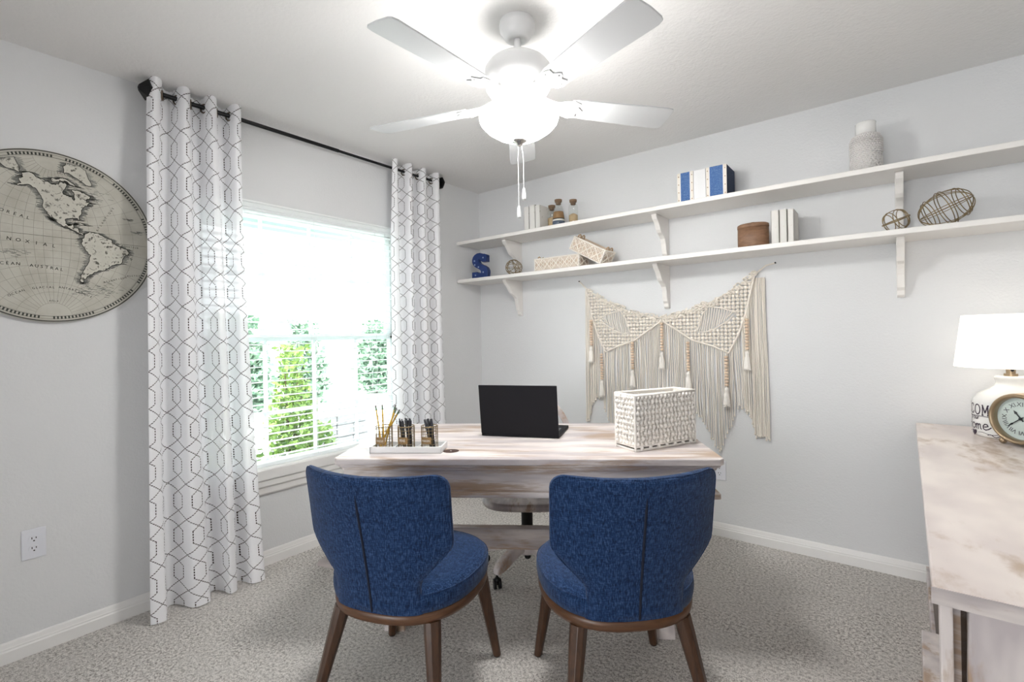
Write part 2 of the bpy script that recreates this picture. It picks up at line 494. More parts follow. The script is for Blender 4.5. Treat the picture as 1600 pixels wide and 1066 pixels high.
def baseboard(name, f, length):
    prof = [(0, 0), (.014, 0), (.014, .045), (.011, .050), (.011, .056), (.009, .060), (.006, .074), (.003, .08), (0, .08)]
    mb = MB(); mb.prism(prof, f, length); return struct(name, mb, 'trim')
baseboard('baseboard_left', lambda x, y, t: (x, -t, y), -FY)
baseboard('baseboard_back', lambda x, y, t: (.014 + t, -x, y), RX - .028)
baseboard('baseboard_right', lambda x, y, t: (RX - x, -.014 - t, y), 3.9)

# ------------------------------------------------------------------ window
win = bpy.data.objects.new('window_1', None); COL.objects.link(win); win.location = (0, (WY0 + WY1) / 2, WZ0); win['kind'] = 'structure'
def wl(p): return (p[0], p[1] - win.location.y, p[2] - win.location.z)
def wbox(mb, a, b): mb.box(wl(a), wl(b))
mb = MB()
for a, b in (((-.14, WY0, WZ0), (-.065, WY0 + .03, WZ1)), ((-.14, WY1 - .03, WZ0), (-.065, WY1, WZ1)), ((-.14, WY0, WZ0 - .03), (-.065, WY1, WZ0 + .02)), ((-.14, WY0, WZ1 - .03), (-.065, WY1, WZ1))):
    wbox(mb, a, b)
mb.build('window_frame', 'vinyl', win, .003)
MZ = 1.25
def sash(name, x, z0, z1, hz):
    mb = MB(); t = .035
    y0, y1 = WY0 + .028, WY1 - .028
    wbox(mb, (x - .02, y0, z0), (x + .02, y0 + t, z1)); wbox(mb, (x - .02, y1 - t, z0), (x + .02, y1, z1))
    wbox(mb, (x - .02, y0, z0), (x + .02, y1, z0 + t)); wbox(mb, (x - .02, y0, z1 - t), (x + .02, y1, z1))
    s = mb.build(name, 'vinyl', win, .003)
    mb = MB()
    for k in (1, 2, 3):
        y = -2.068 + .2985 * k
        wbox(mb, (x - .007, y - .009, z0 + .02), (x + .007, y + .009, z1 - .02))
    ys = [y0 + .02] + [-2.068 + .2985 * k for k in (1, 2, 3)] + [y1 - .02]
    for k in range(4): wbox(mb, (x - .007, ys[k] + (.009 if k else 0), hz - .009), (x + .007, ys[k + 1] - (.009 if k < 3 else 0), hz + .009))
    mb.build('muntin_grid', 'muntin', s)
    mb = MB(); wbox(mb, (x - .003, y0 + .02, z0 + .02), (x + .003, y1 - .02, z1 - .02)); mb.build('pane', 'glass', s)
sash('lower_sash', -.085, WZ0 + .02, MZ + .02, .818)
sash('upper_sash', -.115, MZ - .02, WZ1 - .03, 1.62)
mb = MB()
prof = [(-.065, .47), (.030, .47), (.036, .478), (.036, .528), (.030, .537), (-.065, .537)]
mb.prism(prof, lambda x, y, t: wl((x, WY0 - .05 + t, y)) if False else wl((x, WY0 + t, y)), WY1 - WY0)
mb.build('window_stool', 'trim', win)
mb = MB()
prof = [(0, .392), (.012, .392), (.016, .400), (.016, .428), (.022, .434), (.028, .440), (.028, .468), (0, .468)]
mb.prism(prof, lambda x, y, t: wl((x, WY0 - .06 + t, y)), WY1 - WY0 + .12)
mb.build('window_apron', 'trim', win)

# ------------------------------------------------------------------ blind
bl = thing('window_blind', 'white horizontal slatted blind hanging in the window between the curtains', 'blind', (-.03, (WY0 + WY1) / 2, WZ1))
def bz(p): return (p[0] + .03, p[1] - bl.location.y, p[2] - WZ1)
BY0, BY1 = WY0 + .006, WY1 - .006
mb = MB()
prof = [(-.058, 1.948), (.004, 1.948), (.004, 1.960), (.009, 1.964), (.009, 1.985), (.016, 1.990), (.016, 1.998), (-.058, 1.998)]
mb.prism(prof, lambda x, y, t: bz((x, BY0 + t, y)), BY1 - BY0); mb.build('valance', 'blind', bl)
mb = MB(); ca, sa = cos(.05), sin(.05)
z = .585
while z < 1.94:
    n = 6; top = []; bot = []
    for i in range(n + 1):
        a = -.024 + .048 * i / n; cz = .0025 * (1 - (a / .024) ** 2)
        top.append((a * ca - .03, z + a * sa + cz)); bot.append((a * ca - .03, z + a * sa + cz - .0026))
    poly = top + bot[::-1]
    mb.prism(poly, lambda x, y, t: bz((x, BY0 + t, y)), BY1 - BY0)
    z += .042
mb.build('slats', 'blind', bl)
mb = MB(); mb.box(bz((-.055, BY0, .5375)), bz((-.004, BY1, .557))); mb.build('bottom_rail', 'blind', bl, .003)
for y in (-1.93, -1.50, -1.06):
    mb = MB()
    for x in (-.056, -.0045): mb.tube([bz((x, y, .55)), bz((x, y, 1.95))], .0011, 5)
    mb.build('ladder_cord', 'whitepaint', bl)
mb = MB(); mb.tube([bz((.004, -.985, 1.95)), bz((.004, -.985, 1.02))], .0016, 6); mb.tube([bz((.004, -.985, 1.02)), bz((.004, -.985, .98))], [.003, .006], 8)
mb.build('pull_cord', 'whitepaint', bl)

# ------------------------------------------------------------------ outside
gp = MB(); gp.box((-26, -22, -.30), (-.16, 26, -.20)); tag(gp.build('ground', 'ground'), kind='structure')
sf = MB(); sf.box((-.75, -4.2, 2.08), (-.152, 1.2, 2.12)); sf.box((-.78, -4.2, 2.02), (-.75, 1.2, 2.25))
tag(sf.build('trim_1', 'soffit'), kind='structure')

def shrub(name, label, cat, c, size, n, leaf, mat, group=None, trunk=True):
    t = thing(name, label, cat, c, 0, group)
    mb = MB(); rnd = random.Random(hash(label) % 1000 if False else sum(map(ord, label)))
    for i in range(n):
        while True:
            p = Vector((rnd.uniform(-1, 1), rnd.uniform(-1, 1), rnd.uniform(0, 1)))
            wd = .55 + .45 * sin(pi * min(1, p.z * 1.1 + .12))
            r = hypot(p.x, p.y)
            if r < wd and r > .25 * rnd.random(): break
        pos = Vector((p.x * size[0], p.y * size[1], .04 + p.z * size[2]))
        d = Vector((rnd.gauss(0, 1), rnd.gauss(0, 1), rnd.gauss(.5, .6))).normalized()
        s = d.orthogonal().normalized(); s = (Matrix.Rotation(rnd.uniform(0, 6.28), 3, d) @ s)
        l = leaf * rnd.uniform(.7, 1.4); wd2 = l * .28; nn = d.cross(s)
        mb.add([pos, pos + d * l * .5 + s * wd2, pos + d * l, pos + d * l * .5 - s * wd2 + nn * wd2 * .4], [(0, 1, 2, 3)])
    mb.build('foliage', mat, t, fix=False)
    if trunk:
        mb = MB()
        for k in range(5):
            a = k * 1.26
            mb.tube([(0.02 * cos(a), .02 * sin(a), 0), (.25 * size[0] * cos(a), .25 * size[1] * sin(a), size[2] * .5), (.4 * size[0] * cos(a), .4 * size[1] * sin(a), size[2] * .85)], [.012, .008, .004], 6)
        mb.build('stem', 'stem', t)
    return t
shrub('garden_shrub', 'tall narrow light-green shrub standing outside the window', 'shrub', (-1.55, -.83, -.2), (.22, .22, 1.34), 2600, .055, 'leaf')
shrub('garden_shrub', 'low round green bush under the window beside the curtain', 'shrub', (-1.0, -1.62, -.2), (.28, .28, .86), 2600, .05, 'leaf')
shrub('garden_shrub', 'low spreading green bush under the window in front of the tall shrub', 'shrub', (-.98, -.93, -.2), (.23, .23, .70), 2400, .05, 'leaf')
shrub('garden_tree', 'distant dark green tree seen through the window beside the curtain', 'tree', (-7.5, 1.15, -.2), (.7, .7, 1.85), 2400, .16, 'leafdark')
shrub('garden_tree', 'distant dark green tree seen through the window above the tall shrub', 'tree', (-7.5, 2.6, -.2), (.5, .5, 1.75), 1500, .15, 'leafdark')
shrub('garden_tree', 'distant dark green tree seen through the middle of the window', 'tree', (-8.0, 4.9, -.2), (.55, .55, 1.8), 1600, .16, 'leafdark')
pl = MB(); rnd = random.Random(3)
for r in range(4):
    x = 0.0
    while x < .62:
        wd = rnd.uniform(.14, .26); d0 = rnd.uniform(0, .02)
        pl.box((-2.75 + d0, -.05 + x, -.2 + r * .14), (-2.42 + d0, -.05 + x + wd - .004, -.2 + r * .14 + .137)); x += wd
tag(pl.build('stone_planter_wall', 'stone', None, .01), 'low grey stone garden wall outside the window, right of the tall shrub', 'wall')

# ------------------------------------------------------------------ curtain rod and curtains
RXX, RZ = .09, 2.386
rod = thing('curtain_rod', 'black curtain rod with faceted end knobs above the window', 'curtain rod', (RXX, -1.446, RZ))
mb = MB(); mb.tube([(0, -.905, 0), (0, .06, 0)], .0105, 12); mb.tube([(0, .05, 0), (0, .905, 0)], .0085, 12); mb.build('rod', 'black', rod)
for s in (-1, 1):
    mb = MB()
    prof = [(0, 0), (.014, .0), (.044, .005), (.048, .016), (.014, .046), (0, .050)]
    rs = [[(r * cos(2 * pi * k / 6), s * (.900 + z), r * sin(2 * pi * k / 6)) for k in range(6)] for r, z in prof if True]
    rs = [[(max(abs(p[0]), 1e-5) * (1 if p[0] >= 0 else -1), p[1], p[2]) for p in r] for r in rs]
    mb.rings(rs, smooth=False); mb.build('finial', 'black', rod)
    mb = MB(); y = s * .880
    mb.tube([(0, y, -.004), (-.05, y, -.012), (-.088, y, -.012)], .006, 8); mb.box((-.0895, y - .012, -.045), (-.084, y + .012, .02)); mb.build('bracket', 'black', rod)

def curtain(label, ya, yb, period, phase, flare, seed, grom):
    rnd = random.Random(seed)
    t = thing('curtain', label, 'curtain', (RXX, (ya + yb) / 2, RZ), 0, 'trellis curtains on the rod')
    nu, nv = 150, 70
    ztop, zbot = RZ + .05, .006
    grid = []; U = None
    for j in range(nv + 1):
        v = j / nv; z = ztop + (zbot - ztop) * v
        row = []
        for i in range(nu + 1):
            s = i / nu
            y = ya + (yb - ya) * s
            ph = 2 * pi * (ya + (yb - ya) * s - phase) / period
            ph += (.55 * sin(5.2 * s + seed * 2) + .5 * v * sin(4.0 * s + 2.2 * v + seed)) * min(1, v * 5)
            amp = .041 + .012 * v + .02 * v * v * sin(3.1 * s + seed)
            base = RXX + flare[2] * v * v
            x = base + amp * (cos(ph) + .18 * cos(2 * ph + 1.0 + 2.0 * v)) + .012 * v * sin(5 * s * pi + 4 * v + seed)
            yy = y + flare[0] * (1 - s) * v ** .6 + flare[1] * s * v ** 1.5 + .010 * v * sin(ph * .5 + seed + 2 * v) + .010 * sin(ph * 2) * .6
            x = max(x, .022)
            zz = z + (.010 * cos(ph) + .004 * rnd.uniform(-1, 1) if j == 0 else 0)
            row.append((x, yy, zz))
        grid.append(row)
    # arc length along the middle row as cloth width
    mid = grid[nv // 2]; us = [0]
    for i in range(nu): us.append(us[-1] + (Vector(mid[i + 1]) - Vector(mid[i])).length)
    vs = []; uv = []; fs = []
    for j, row in enumerate(grid):
        for i, p in enumerate(row):
            vs.append((p[0] - RXX, p[1] - (ya + yb) / 2, p[2] - RZ)); uv.append((us[i], p[2] + .0))
    for j in range(nv):
        for i in range(nu):
            a = j * (nu + 1) + i; fs.append((a, a + 1, a + nu + 2, a + nu + 1))
    mb = MB(); mb.add(vs, fs, True, uv); o = mb.build('fabric', 'cloth', t, fix=False)
    # hem: doubled cloth at the top
    for y in grom:
        mb = MB(); yy = y - (ya + yb) / 2
        ang = .35
        pts = [(.021 * cos(a) * sin(ang) , .021 * cos(a) * cos(ang) * 0 + .0 + .021 * cos(a) * -0.0 + 0, 0) for a in (0,)]
        ring = []
        dx, dy = grom[y]
        for k in range(20):
            a = 2 * pi * k / 20
            ring.append((.020 * cos(a) * dx, yy + .020 * cos(a) * dy, -.004 + .020 * sin(a)))
        mb.tube(ring, .0042, 6, closed=True); mb.build('grommet', 'eyelet', t)
    return t
def groms(ya, yb, period, phase, sgn=-1):
    out = {}; k = -6
    while k < 8:
        y = phase + period * (k * .5 + .25)
        if ya + .01 < y < yb - .01:
            odd = k % 2
            d = Vector((1 if True else 0, (-.45 if odd == 0 else .45))).normalized(); out[y] = (d.x, d.y)
        k += 1
    return out
curtain('white trellis-pattern curtain at the left of the window beside the map', -2.356, -1.965, .116, -2.330, (-.052, .058, .045), 1.0, groms(-2.356, -1.965, .116, -2.330))
curtain('white trellis-pattern curtain at the right of the window near the corner', -.992, -.535, .128, -.845, (-.025, .032, .02), 2.4, groms(-.992, -.535, .128, -.845))

# ------------------------------------------------------------------ outlets
def outlet(label, loc, rz):
    t = thing('wall_outlet', label, 'outlet', loc, rz, 'white wall outlets')
    mb = MB(); mb.box((-.0365, -.0055, -.0595), (.0365, 0, .0595)); mb.build('plate', 'plate', t, .003)
    for s in (1, -1):
        mb = MB(); c = s * .0195
        poly = [(.0168 * cos(a) , c + .0145 * sin(a)) for a in [2 * pi * k / 24 for k in range(24)]]
        mb.prism(poly, lambda x, y, q: (x, -.0055 - q, y), .0022); r = mb.build('receptacle', 'plate', t)
        mb = MB(); mb.box((-.0075, -.0083, c + .000), (-.0048, -.0076, c + .008)); mb.build('slot', 'slot', r)
        mb = MB(); mb.box((.0048, -.0083, c + .001), (.0075, -.0076, c + .0075)); mb.build('slot', 'slot', r)
        mb = MB(); mb.prism([(.0028 * cos(a), c - .007 + .0028 * sin(a)) for a in [2 * pi * k / 10 for k in range(10)]], lambda x, y, q: (x, -.0076 - q, y), .0007)
        mb.build('ground_hole', 'slot', r)
    return t
o1 = outlet('white outlet low on the wall under the round map', (0, -2.747, .438), pi / 2)
dup(o1, (1.905, 0, .398), 0, 'white outlet behind the desk end, under the macrame fringe')

# ------------------------------------------------------------------ round map
MC, MR = (-2.676, 1.682), .352
mp = thing('round_wall_map', 'round antique hemisphere map of the Americas on the window wall', 'map', (0, MC[0], MC[1]), pi / 2)
# local: x to the right (+Y of the room), z up, -y into the room
def disc(mb, r0, r1, y0, y1, n=96):
    a = [(r1 * cos(2 * pi * k / n), y0, r1 * sin(2 * pi * k / n)) for k in range(n)]
    b = [(r1 * cos(2 * pi * k / n), y1, r1 * sin(2 * pi * k / n)) for k in range(n)]
    mb.rings([a, b], smooth=False)
mb = MB(); disc(mb, 0, MR, -.018, -.001); mb.build('map_panel', 'mappaper', mp, .002)
R0 = .325
def flat(mb, pts, y, closed=True): mb.add([(x, y, z) for x, z in pts], [tuple(range(len(pts)))])
def strip(mb, pts, wd, y, closed=False):
    n = len(pts)
    for i in range(n if closed else n - 1):
        a = Vector(pts[i]); b = Vector(pts[(i + 1) % n]); d = b - a
        if d.length < 1e-6: continue
        d.normalize(); q = Vector((-d.y, d.x)) * wd / 2
        mb.add([(p.x, y, p.y) for p in (a - q - d * wd * .2, b - q + d * wd * .2, b + q + d * wd * .2, a + q - d * wd * .2)], [(0, 1, 2, 3)])
def circ(r, n=120): return [(r * cos(2 * pi * k / n), r * sin(2 * pi * k / n)) for k in range(n)]
mb = MB()
strip(mb, circ(MR - .004), .0042, -.0186, True); strip(mb, circ(R0 + .003), .0014, -.0186, True); strip(mb, circ(R0 + .014), .0010, -.0186, True)
for k in range(180):
    if k % 15 < 12:
        a = 2 * pi * k / 180
        strip(mb, [(cos(a) * (R0 + .004), sin(a) * (R0 + .004)), (cos(a) * (R0 + .013), sin(a) * (R0 + .013))], .0058, -.0186)
mb.build('graduated_border', 'mapink', mp)
LON0 = -112.0
def proj(lon, lat):
    l = radians(lon - LON0); p = radians(lat)
    k = 1 / (1 + cos(p) * cos(l))
    return (R0 * k * cos(p) * sin(l), R0 * k * sin(p))
mb = MB()
for lat in range(-80, 81, 10):
    strip(mb, [proj(LON0 + x, lat) for x in range(-90, 91, 6)], .0009 if lat else .0022, -.0184)
for lo in range(-90, 91, 10):
    strip(mb, [proj(LON0 + lo, y) for y in range(-80, 81, 8)], .0009, -.0184)
mb.build('graticule', 'mapgrid', mp)
NA = [(-168, 66), (-162, 70), (-156, 71), (-141, 70), (-128, 70), (-115, 68), (-108, 68), (-98, 68), (-94, 72), (-88, 69), (-82, 68), (-86, 65), (-93, 61), (-94, 58), (-87, 56), (-82, 55), (-81, 51), (-79, 52), (-77, 57), (-78, 62), (-72, 61), (-65, 59), (-60, 55), (-56, 52), (-60, 50), (-66, 50), (-64, 47), (-60, 46), (-66, 44), (-70, 43), (-74, 40), (-76, 36), (-80, 32), (-81, 26), (-83, 29), (-90, 29), (-97, 27), (-97, 21), (-94, 18), (-91, 19), (-87, 21), (-88, 16), (-83, 15), (-83, 10), (-79, 9), (-77, 8), (-80, 7), (-85, 10), (-92, 14), (-97, 16), (-105, 20), (-109, 25), (-113, 31), (-110, 23), (-115, 29), (-118, 34), (-124, 40), (-124, 48), (-130, 54), (-138, 59), (-148, 60), (-158, 56), (-164, 54), (-158, 58), (-165, 61), (-162, 64)]
SA = [(-77, 8), (-72, 12), (-68, 11), (-62, 10), (-57, 6), (-51, 4), (-50, 0), (-44, -3), (-37, -5), (-35, -8), (-39, -14), (-40, -21), (-47, -25), (-49, -29), (-54, -34), (-58, -36), (-62, -40), (-65, -43), (-67, -47), (-69, -51), (-67, -55), (-74, -52), (-75, -46), (-73, -38), (-71, -30), (-70, -19), (-76, -14), (-81, -5), (-80, 0), (-78, 3)]
GR = [(-73, 78), (-60, 76), (-54, 70), (-50, 62), (-43, 60), (-38, 65), (-25, 70), (-22, 75), (-30, 82), (-55, 82)]
SI = [(-170, 66), (-180, 69), (-199, 70), (-201, 62), (-195, 60), (-182, 63)]
AR = [(-120, 72), (-110, 74), (-98, 73), (-90, 74), (-80, 73), (-70, 68), (-65, 63), (-72, 66), (-78, 70), (-90, 71), (-105, 70)]
IC = [(-86, 22), (-80, 23), (-74, 20), (-78, 20)]
rnd = random.Random(5)
def jitter(pts, amt=1.0):
    out = []
    for i, p in enumerate(pts):
        q = pts[(i + 1) % len(pts)]
        out.append(p)
        for s in (.33, .66):
            out.append((p[0] + (q[0] - p[0]) * s + rnd.uniform(-amt, amt), p[1] + (q[1] - p[1]) * s + rnd.uniform(-amt, amt) * .7))
    return [proj(*p) for p in out]
shapes = [jitter(NA, 1.1), jitter(SA, .9), jitter(GR, 1.0), jitter(SI, 1.0), jitter(AR, 1.3), jitter(IC, .3)]
mb = MB()
for s in shapes: flat(mb, s, -.0190)
mb.build('landmass', 'mapland', mp)
mb = MB(); mg = MB()
for s in shapes:
    strip(mb, s, .0021, -.0193, True)
    for k in range(len(s)):
        p, q = s[k], s[(k + 1) % len(s)]
        for t in (0, .25, .5, .75):
            x = p[0] + (q[0] - p[0]) * t; z = p[1] + (q[1] - p[1]) * t
            for side in (-1, 1):
                if not inside(s, x + side * .004, z):
                    l = rnd.uniform(.006, .022)
                    if hypot(x + side * l, z) < R0 - .004:
                        strip(mg, [(x, z), (x + side * l, z + rnd.uniform(-.001, .001))], .0016, -.0187)
for i in range(230):     # rivers, ridges and place names inside the continents
    s = shapes[0] if rnd.random() < .62 else shapes[1]
    x = rnd.uniform(-.2, .3); z = rnd.uniform(-.28, .3)
    if inside(s, x, z):
        a = rnd.uniform(0, 6.28); pts = [(x, z)]
        for k in range(4):
            a += rnd.uniform(-.9, .9); x += .0055 * cos(a); z += .0055 * sin(a); pts.append((x, z))
        strip(mb, pts, .0011, -.0193)
mb.build('coastline', 'mapink', mp)
for cx, cz, wd, hh, n in ((-.235, -.06, .07, .05, 60), (-.25, .055, .06, .02, 30), (-.12, -.075, .06, .012, 22), (.25, .115, .02, .010, 14), (.285, .06, .02, .008, 14), (.10, -.215, .05, .022, 40), (.165, -.205, .04, .03, 34), (.03, .20, .10, .02, 50), (.13, .19, .05, .03, 40)):
    for i in range(n):
        x = rnd.gauss(cx, wd * .4); z = rnd.gauss(cz, hh * .5)
        if hypot(x, z) < R0 - .02: strip(mg, [(x, z), (x + rnd.uniform(.006, .02), z - rnd.uniform(0, .003))], .0015, -.0187)
mb2 = MB(); mg.build('sea_hatching', 'mapgrey', mp)
def arc_text(body, size, x0, z0, slope, curve, spacing, up=True):
    n = len(body); mt = MB()
    for i, ch in enumerate(body):
        if ch == ' ': continue
        s = (i - (n - 1) / 2) * spacing
        x = x0 + s; z = z0 + slope * s + curve * s * s; a = atan2(slope + 2 * curve * s, 1)
        add_text(mt, ch, size, lambda u, v: (x + u * cos(a) - v * sin(a), -.0195, z + u * sin(a) + v * cos(a)))
    mt.build('map_lettering', 'mapink', mp)
arc_text('OCÉAN', .017, -.262, .107, -.25, .0, .0185)
arc_text('BORÉAL', .017, -.120, .072, -.25, .0, .0185)
arc_text('ÉQUINOXIAL', .019, -.115, -.032, -.10, .0, .026)
arc_text('GRAND', .017, -.235, -.137, .16, -.6, .0150)
arc_text('OCÉAN', .017, -.133, -.128, .03, -.6, .0150)
arc_text('AUSTRAL', .017, -.020, -.133, -.09, -.6, .0150)
arc_text('OCÉAN', .012, -.108, -.240, .55, -1.5, .0098)
arc_text('GLACIAL', .012, -.030, -.214, .12, -2.6, .0098)
arc_text('ANTARCTIQUE', .012, .068, -.222, -.35, -2.6, .0098)
arc_text('OCÉAN', .013, .235, -.035, -1.3, 0, .012)
arc_text('ATLANTIQUE', .010, .205, -.165, .35, 0, .0085)
arc_text('AUSTRAL', .010, .275, -.142, .1, 0, .0085)
arc_text('ATLANTIQUE', .011, .175, .10, 1.9, 0, .0062)
arc_text('PÔLE', .009, 0, -.268, 0, 0, .008); arc_text('PÔLE', .008, .03, .265, 0, 0, .007)
arc_text('ÉQUATEUR', .009, .26, -.012, -.05, 0, .008)

# ------------------------------------------------------------------ ceiling fan
FX, FYY = 1.628, -1.606
fan = thing('ceiling_fan', 'white five-blade ceiling fan with a lit frosted bowl light', 'ceiling fan', (FX, FYY, H))
def fz(z): return z - H
mb = MB(); mb.lathe([(.066, 0), (.068, -.012), (.067, -.034), (.058, -.040), (.056, -.052), (.046, -.066), (.026, -.072), (.024, -.066), (0, -.066)], n=40); mb.build('canopy', 'fan', fan)
mb = MB(); mb.tube([(0, 0, -.05), (0, 0, fz(2.295))], .0125, 16); mb.lathe([(.0, fz(2.33)), (.017, fz(2.328)), (.019, fz(2.30)), (.03, fz(2.295))], n=20); mb.build('downrod', 'fan', fan)
mb = MB(); mb.lathe([(0, fz(2.308)), (.045, fz(2.306)), (.085, fz(2.296)), (.112, fz(2.278)), (.126, fz(2.258)), (.128, fz(2.215)), (.124, fz(2.185)), (.108, fz(2.160)), (.075, fz(2.146)), (.0, fz(2.144))], n=48)
mb.build('motor_housing', 'fan', fan)
mb = MB(); mb.lathe([(.0, fz(2.146)), (.062, fz(2.144)), (.064, fz(2.120)), (.05, fz(2.112)), (0, fz(2.110))], n=40); sw = mb.build('switch_housing', 'fan', fan)
mb = MB(); mb.lathe([(.149, fz(2.0805)), (.1515, fz(2.079)), (.152, fz(2.070)), (.147, fz(2.054)), (.126, fz(2.031)), (.092, fz(2.008)), (.058, fz(1.993)), (.030, fz(1.986)), (.002, fz(1.985))], n=56)
mb.build('light_bowl', 'bowl', fan)
mb = MB(); mb.lathe([(.03, fz(2.113)), (.085, fz(2.108)), (.128, fz(2.094)), (.150, fz(2.081)), (.149, fz(2.0805)), (0, fz(2.085))], n=56); mb.build('bowl_cap', 'bowlcap', fan)
mb = MB(); mb.lathe([(0, fz(1.990)), (.028, fz(1.988)), (.029, fz(1.983)), (.019, fz(1.978)), (.013, fz(1.972)), (.008, fz(1.966)), (0, fz(1.963))], n=24); mb.build('bowl_finial', 'chrome', fan)
BZ = 2.128
for k in range(5):
    a = radians(-19 + 72 * k); ca, sa = cos(a), sin(a); pt = radians(-11)
    def bp(r, s, dz=0): # radius, sideways, thickness
        q = Vector((s * cos(pt), s * sin(pt) + dz)); return (ca * r - sa * q.x, sa * r + ca * q.x, fz(BZ) + q.y)
    ol = [(.205, -.046), (.235, -.052), (.36, -.058), (.52, -.064), (.615, -.066), (.636, -.062), (.643, -.050), (.648, 0), (.646, .048), (.640, .060), (.622, .066), (.52, .064), (.36, .058), (.235, .052), (.205, .046)]
    mb = MB(); mb.prism(ol, lambda x, y, t: bp(x, y, t), .006); b = mb.build('blade', 'blade', fan, .0015)
    ol = [(.10, -.016), (.135, -.014), (.160, -.020), (.185, -.042), (.215, -.050), (.245, -.040), (.238, -.020), (.262, 0), (.238, .020), (.245, .040), (.215, .050), (.185, .042), (.160, .020), (.135, .014), (.10, .016)]
    mb = MB()
    def ip(x, y, t):
        lift = max(0, (.19 - x)) * .30
        p = bp(x, y, -.0005 - t); return (p[0], p[1], p[2] + lift)
    mb.prism(ol, ip, .004)
    for sx, sy in ((.215, -.035), (.215, .035), (.245, 0)):
        p = bp(sx, sy, -.0052); mb.ball(p, .0055, 8, 4, (1, 1, .6))
    mb.build('blade_bracket', 'fan', b)
for dx, dz, nm in ((-.006, 1.700, 0), (.014, 1.768, 1)):
    mb = MB(); off = Vector((dx * cos(YAW), dx * sin(YAW), 0))
    mb.tube([(off.x * .5, off.y * .5, fz(1.968)), (off.x, off.y, fz(1.93)), (off.x, off.y, fz(dz + .03))], .0008, 6)
    pc = mb.build('pull_chain', 'whitepaint', fan)
    mb = MB(); mb.lathe([(0, .036), (.003, .035), (.0058, .024), (.0078, .008), (.0076, -.006), (.0068, -.010), (0, -.011)], (off.x, off.y, fz(dz)), 16); mb.build('pull_knob', 'fan', pc)

# ------------------------------------------------------------------ wall shelves
SD, ST = .28, .026
def bracket_mesh(h0):
    # profile in (depth from wall, z below the shelf)
    pr = [(0, 0), (.212, 0), (.214, -.012), (.200, -.030), (.178, -.046), (.160, -.066), (.146, -.088), (.128, -.104), (.098, -.116), (.074, -.136), (.062, -.165), (.056, -.20), (.048, -.226), (.034, -.240), (.030, -.262), (.016, -.272), (0, -.272)]
    mb = MB(); mb.prism(pr, lambda x, y, t: (t - .016, -x, h0 + y), .032); return mb
def shelf(label, ztop):
    t = thing('wall_shelf', label, 'shelf', (0, 0, ztop), 0, 'long white wall shelves')
    mb = MB(); mb.box((.001, -SD, -ST), (RX - .001, 0, 0)); mb.build('board', 'shelf', t, .003)
    b0 = bracket_mesh(-ST).build('bracket', 'shelf', t, .003); b0.location.x = .428
    for x in (1.605, 2.782):
        b = b0.copy(); COL.objects.link(b); b.parent = t; b.location.x = x
    return t
S1, S2 = 1.992, 1.690
su = shelf('upper long white wall shelf with scroll brackets, holding the blue books and white vase', S1)
dup(su, (0, 0, S2), 0, 'lower long white wall shelf with scroll brackets, holding the blue letter and wooden canister')

# --- books
def book(name_label, x0, x1, z, yb, depth, h, mat, edge=None, tilt=0, group=None):
    t = thing('book', name_label, 'book', ((x0 + x1) / 2, yb, z), tilt, group); wd = (x1 - x0) / 2
    mb = MB(); c = .004
    mb.box((-wd, -depth, 0), (-wd + c, 0, h)); mb.box((wd - c, -depth, 0), (wd, 0, h)); mb.box((-wd, -depth, 0), (wd, -depth + c, h)); mb.build('cover', mat, t, .0015)
    mb = MB(); mb.box((-wd + c, -depth + c, .003), (wd - c, -.004, h - .003)); mb.build('pages', 'cream', t)
    return t
for i, (a, b_, h, lab) in enumerate(((.628, .672, .182, 'leftmost of three distressed white books on the upper shelf near the pull chain'), (.674, .725, .186, 'middle of three distressed white books on the upper shelf near the pull chain'), (.727, .768, .178, 'rightmost of three distressed white books on the upper shelf, beside the corked bottles'))):
    book(lab, a, b_, S1, -.085, .13, h, 'whitebook', group='distressed white books on the upper shelf')
for i, (a, b_, h, lab) in enumerate(((2.246, 2.283, .183, 'leftmost of three distressed white books on the lower shelf, beside the wooden canister'), (2.286, 2.320, .182, 'middle of three distressed white books on the lower shelf by the canister'), (2.323, 2.352, .179, 'rightmost of three distressed white books on the lower shelf, its cover side showing'))):
    book(lab, a, b_, S2, -.06, .155, h, 'whitebook', group='distressed white books on the lower shelf')

def linen_book(label, x0, x1, mat, y1=-.05):
    t = thing('linen_book', label, 'book', ((x0 + x1) / 2, y1, S1), 0, 'linen books on the upper shelf'); wd = (x1 - x0) / 2; d = .175; h = .178
    mb = MB(); mb.box((-wd, -d, 0), (wd, 0, h)); mb.build('cover', mat[0], t, .002)
    if mat[1]:
        mb = MB(); mb.box((-wd + .019, -d - .0012, .0), (wd - .019, -d, h)); mb.build('spine_panel', mat[1], t)
        for s in (-1, 1):
            mb = MB(); xa = s * (wd - .0085); mb.box((xa - .0085, -d - .0016, 0), (xa + .0085, -d, h)); e = mb.build('spine_edge', 'rope', t)
            for k in range(4):
                mb = MB(); mb.ball((xa, -d - .002, .02 + k * .046), .0032, 8, 4); mb.build('stitch_knot', 'boxin', e)
            mb = MB(); xb = s * (wd - .0185); mb.box((xb - .0016, -d - .0018, 0), (xb + .0016, -d, h)); mb.build('spine_trim', 'whitepaint', t)
    return t
linen_book('blue linen-spined book with tan edges, left end of the upper shelf linen row', 1.757, 1.850, ('whitepaint', 'bluelinen'))
linen_book('plain white book standing between the two blue linen-spined books', 1.852, 1.919, ('whitepaint', None), -.052)
linen_book('blue linen-spined book with navy side, right end of the upper shelf linen row', 1.921, 2.032, ('navy', 'bluelinen'))

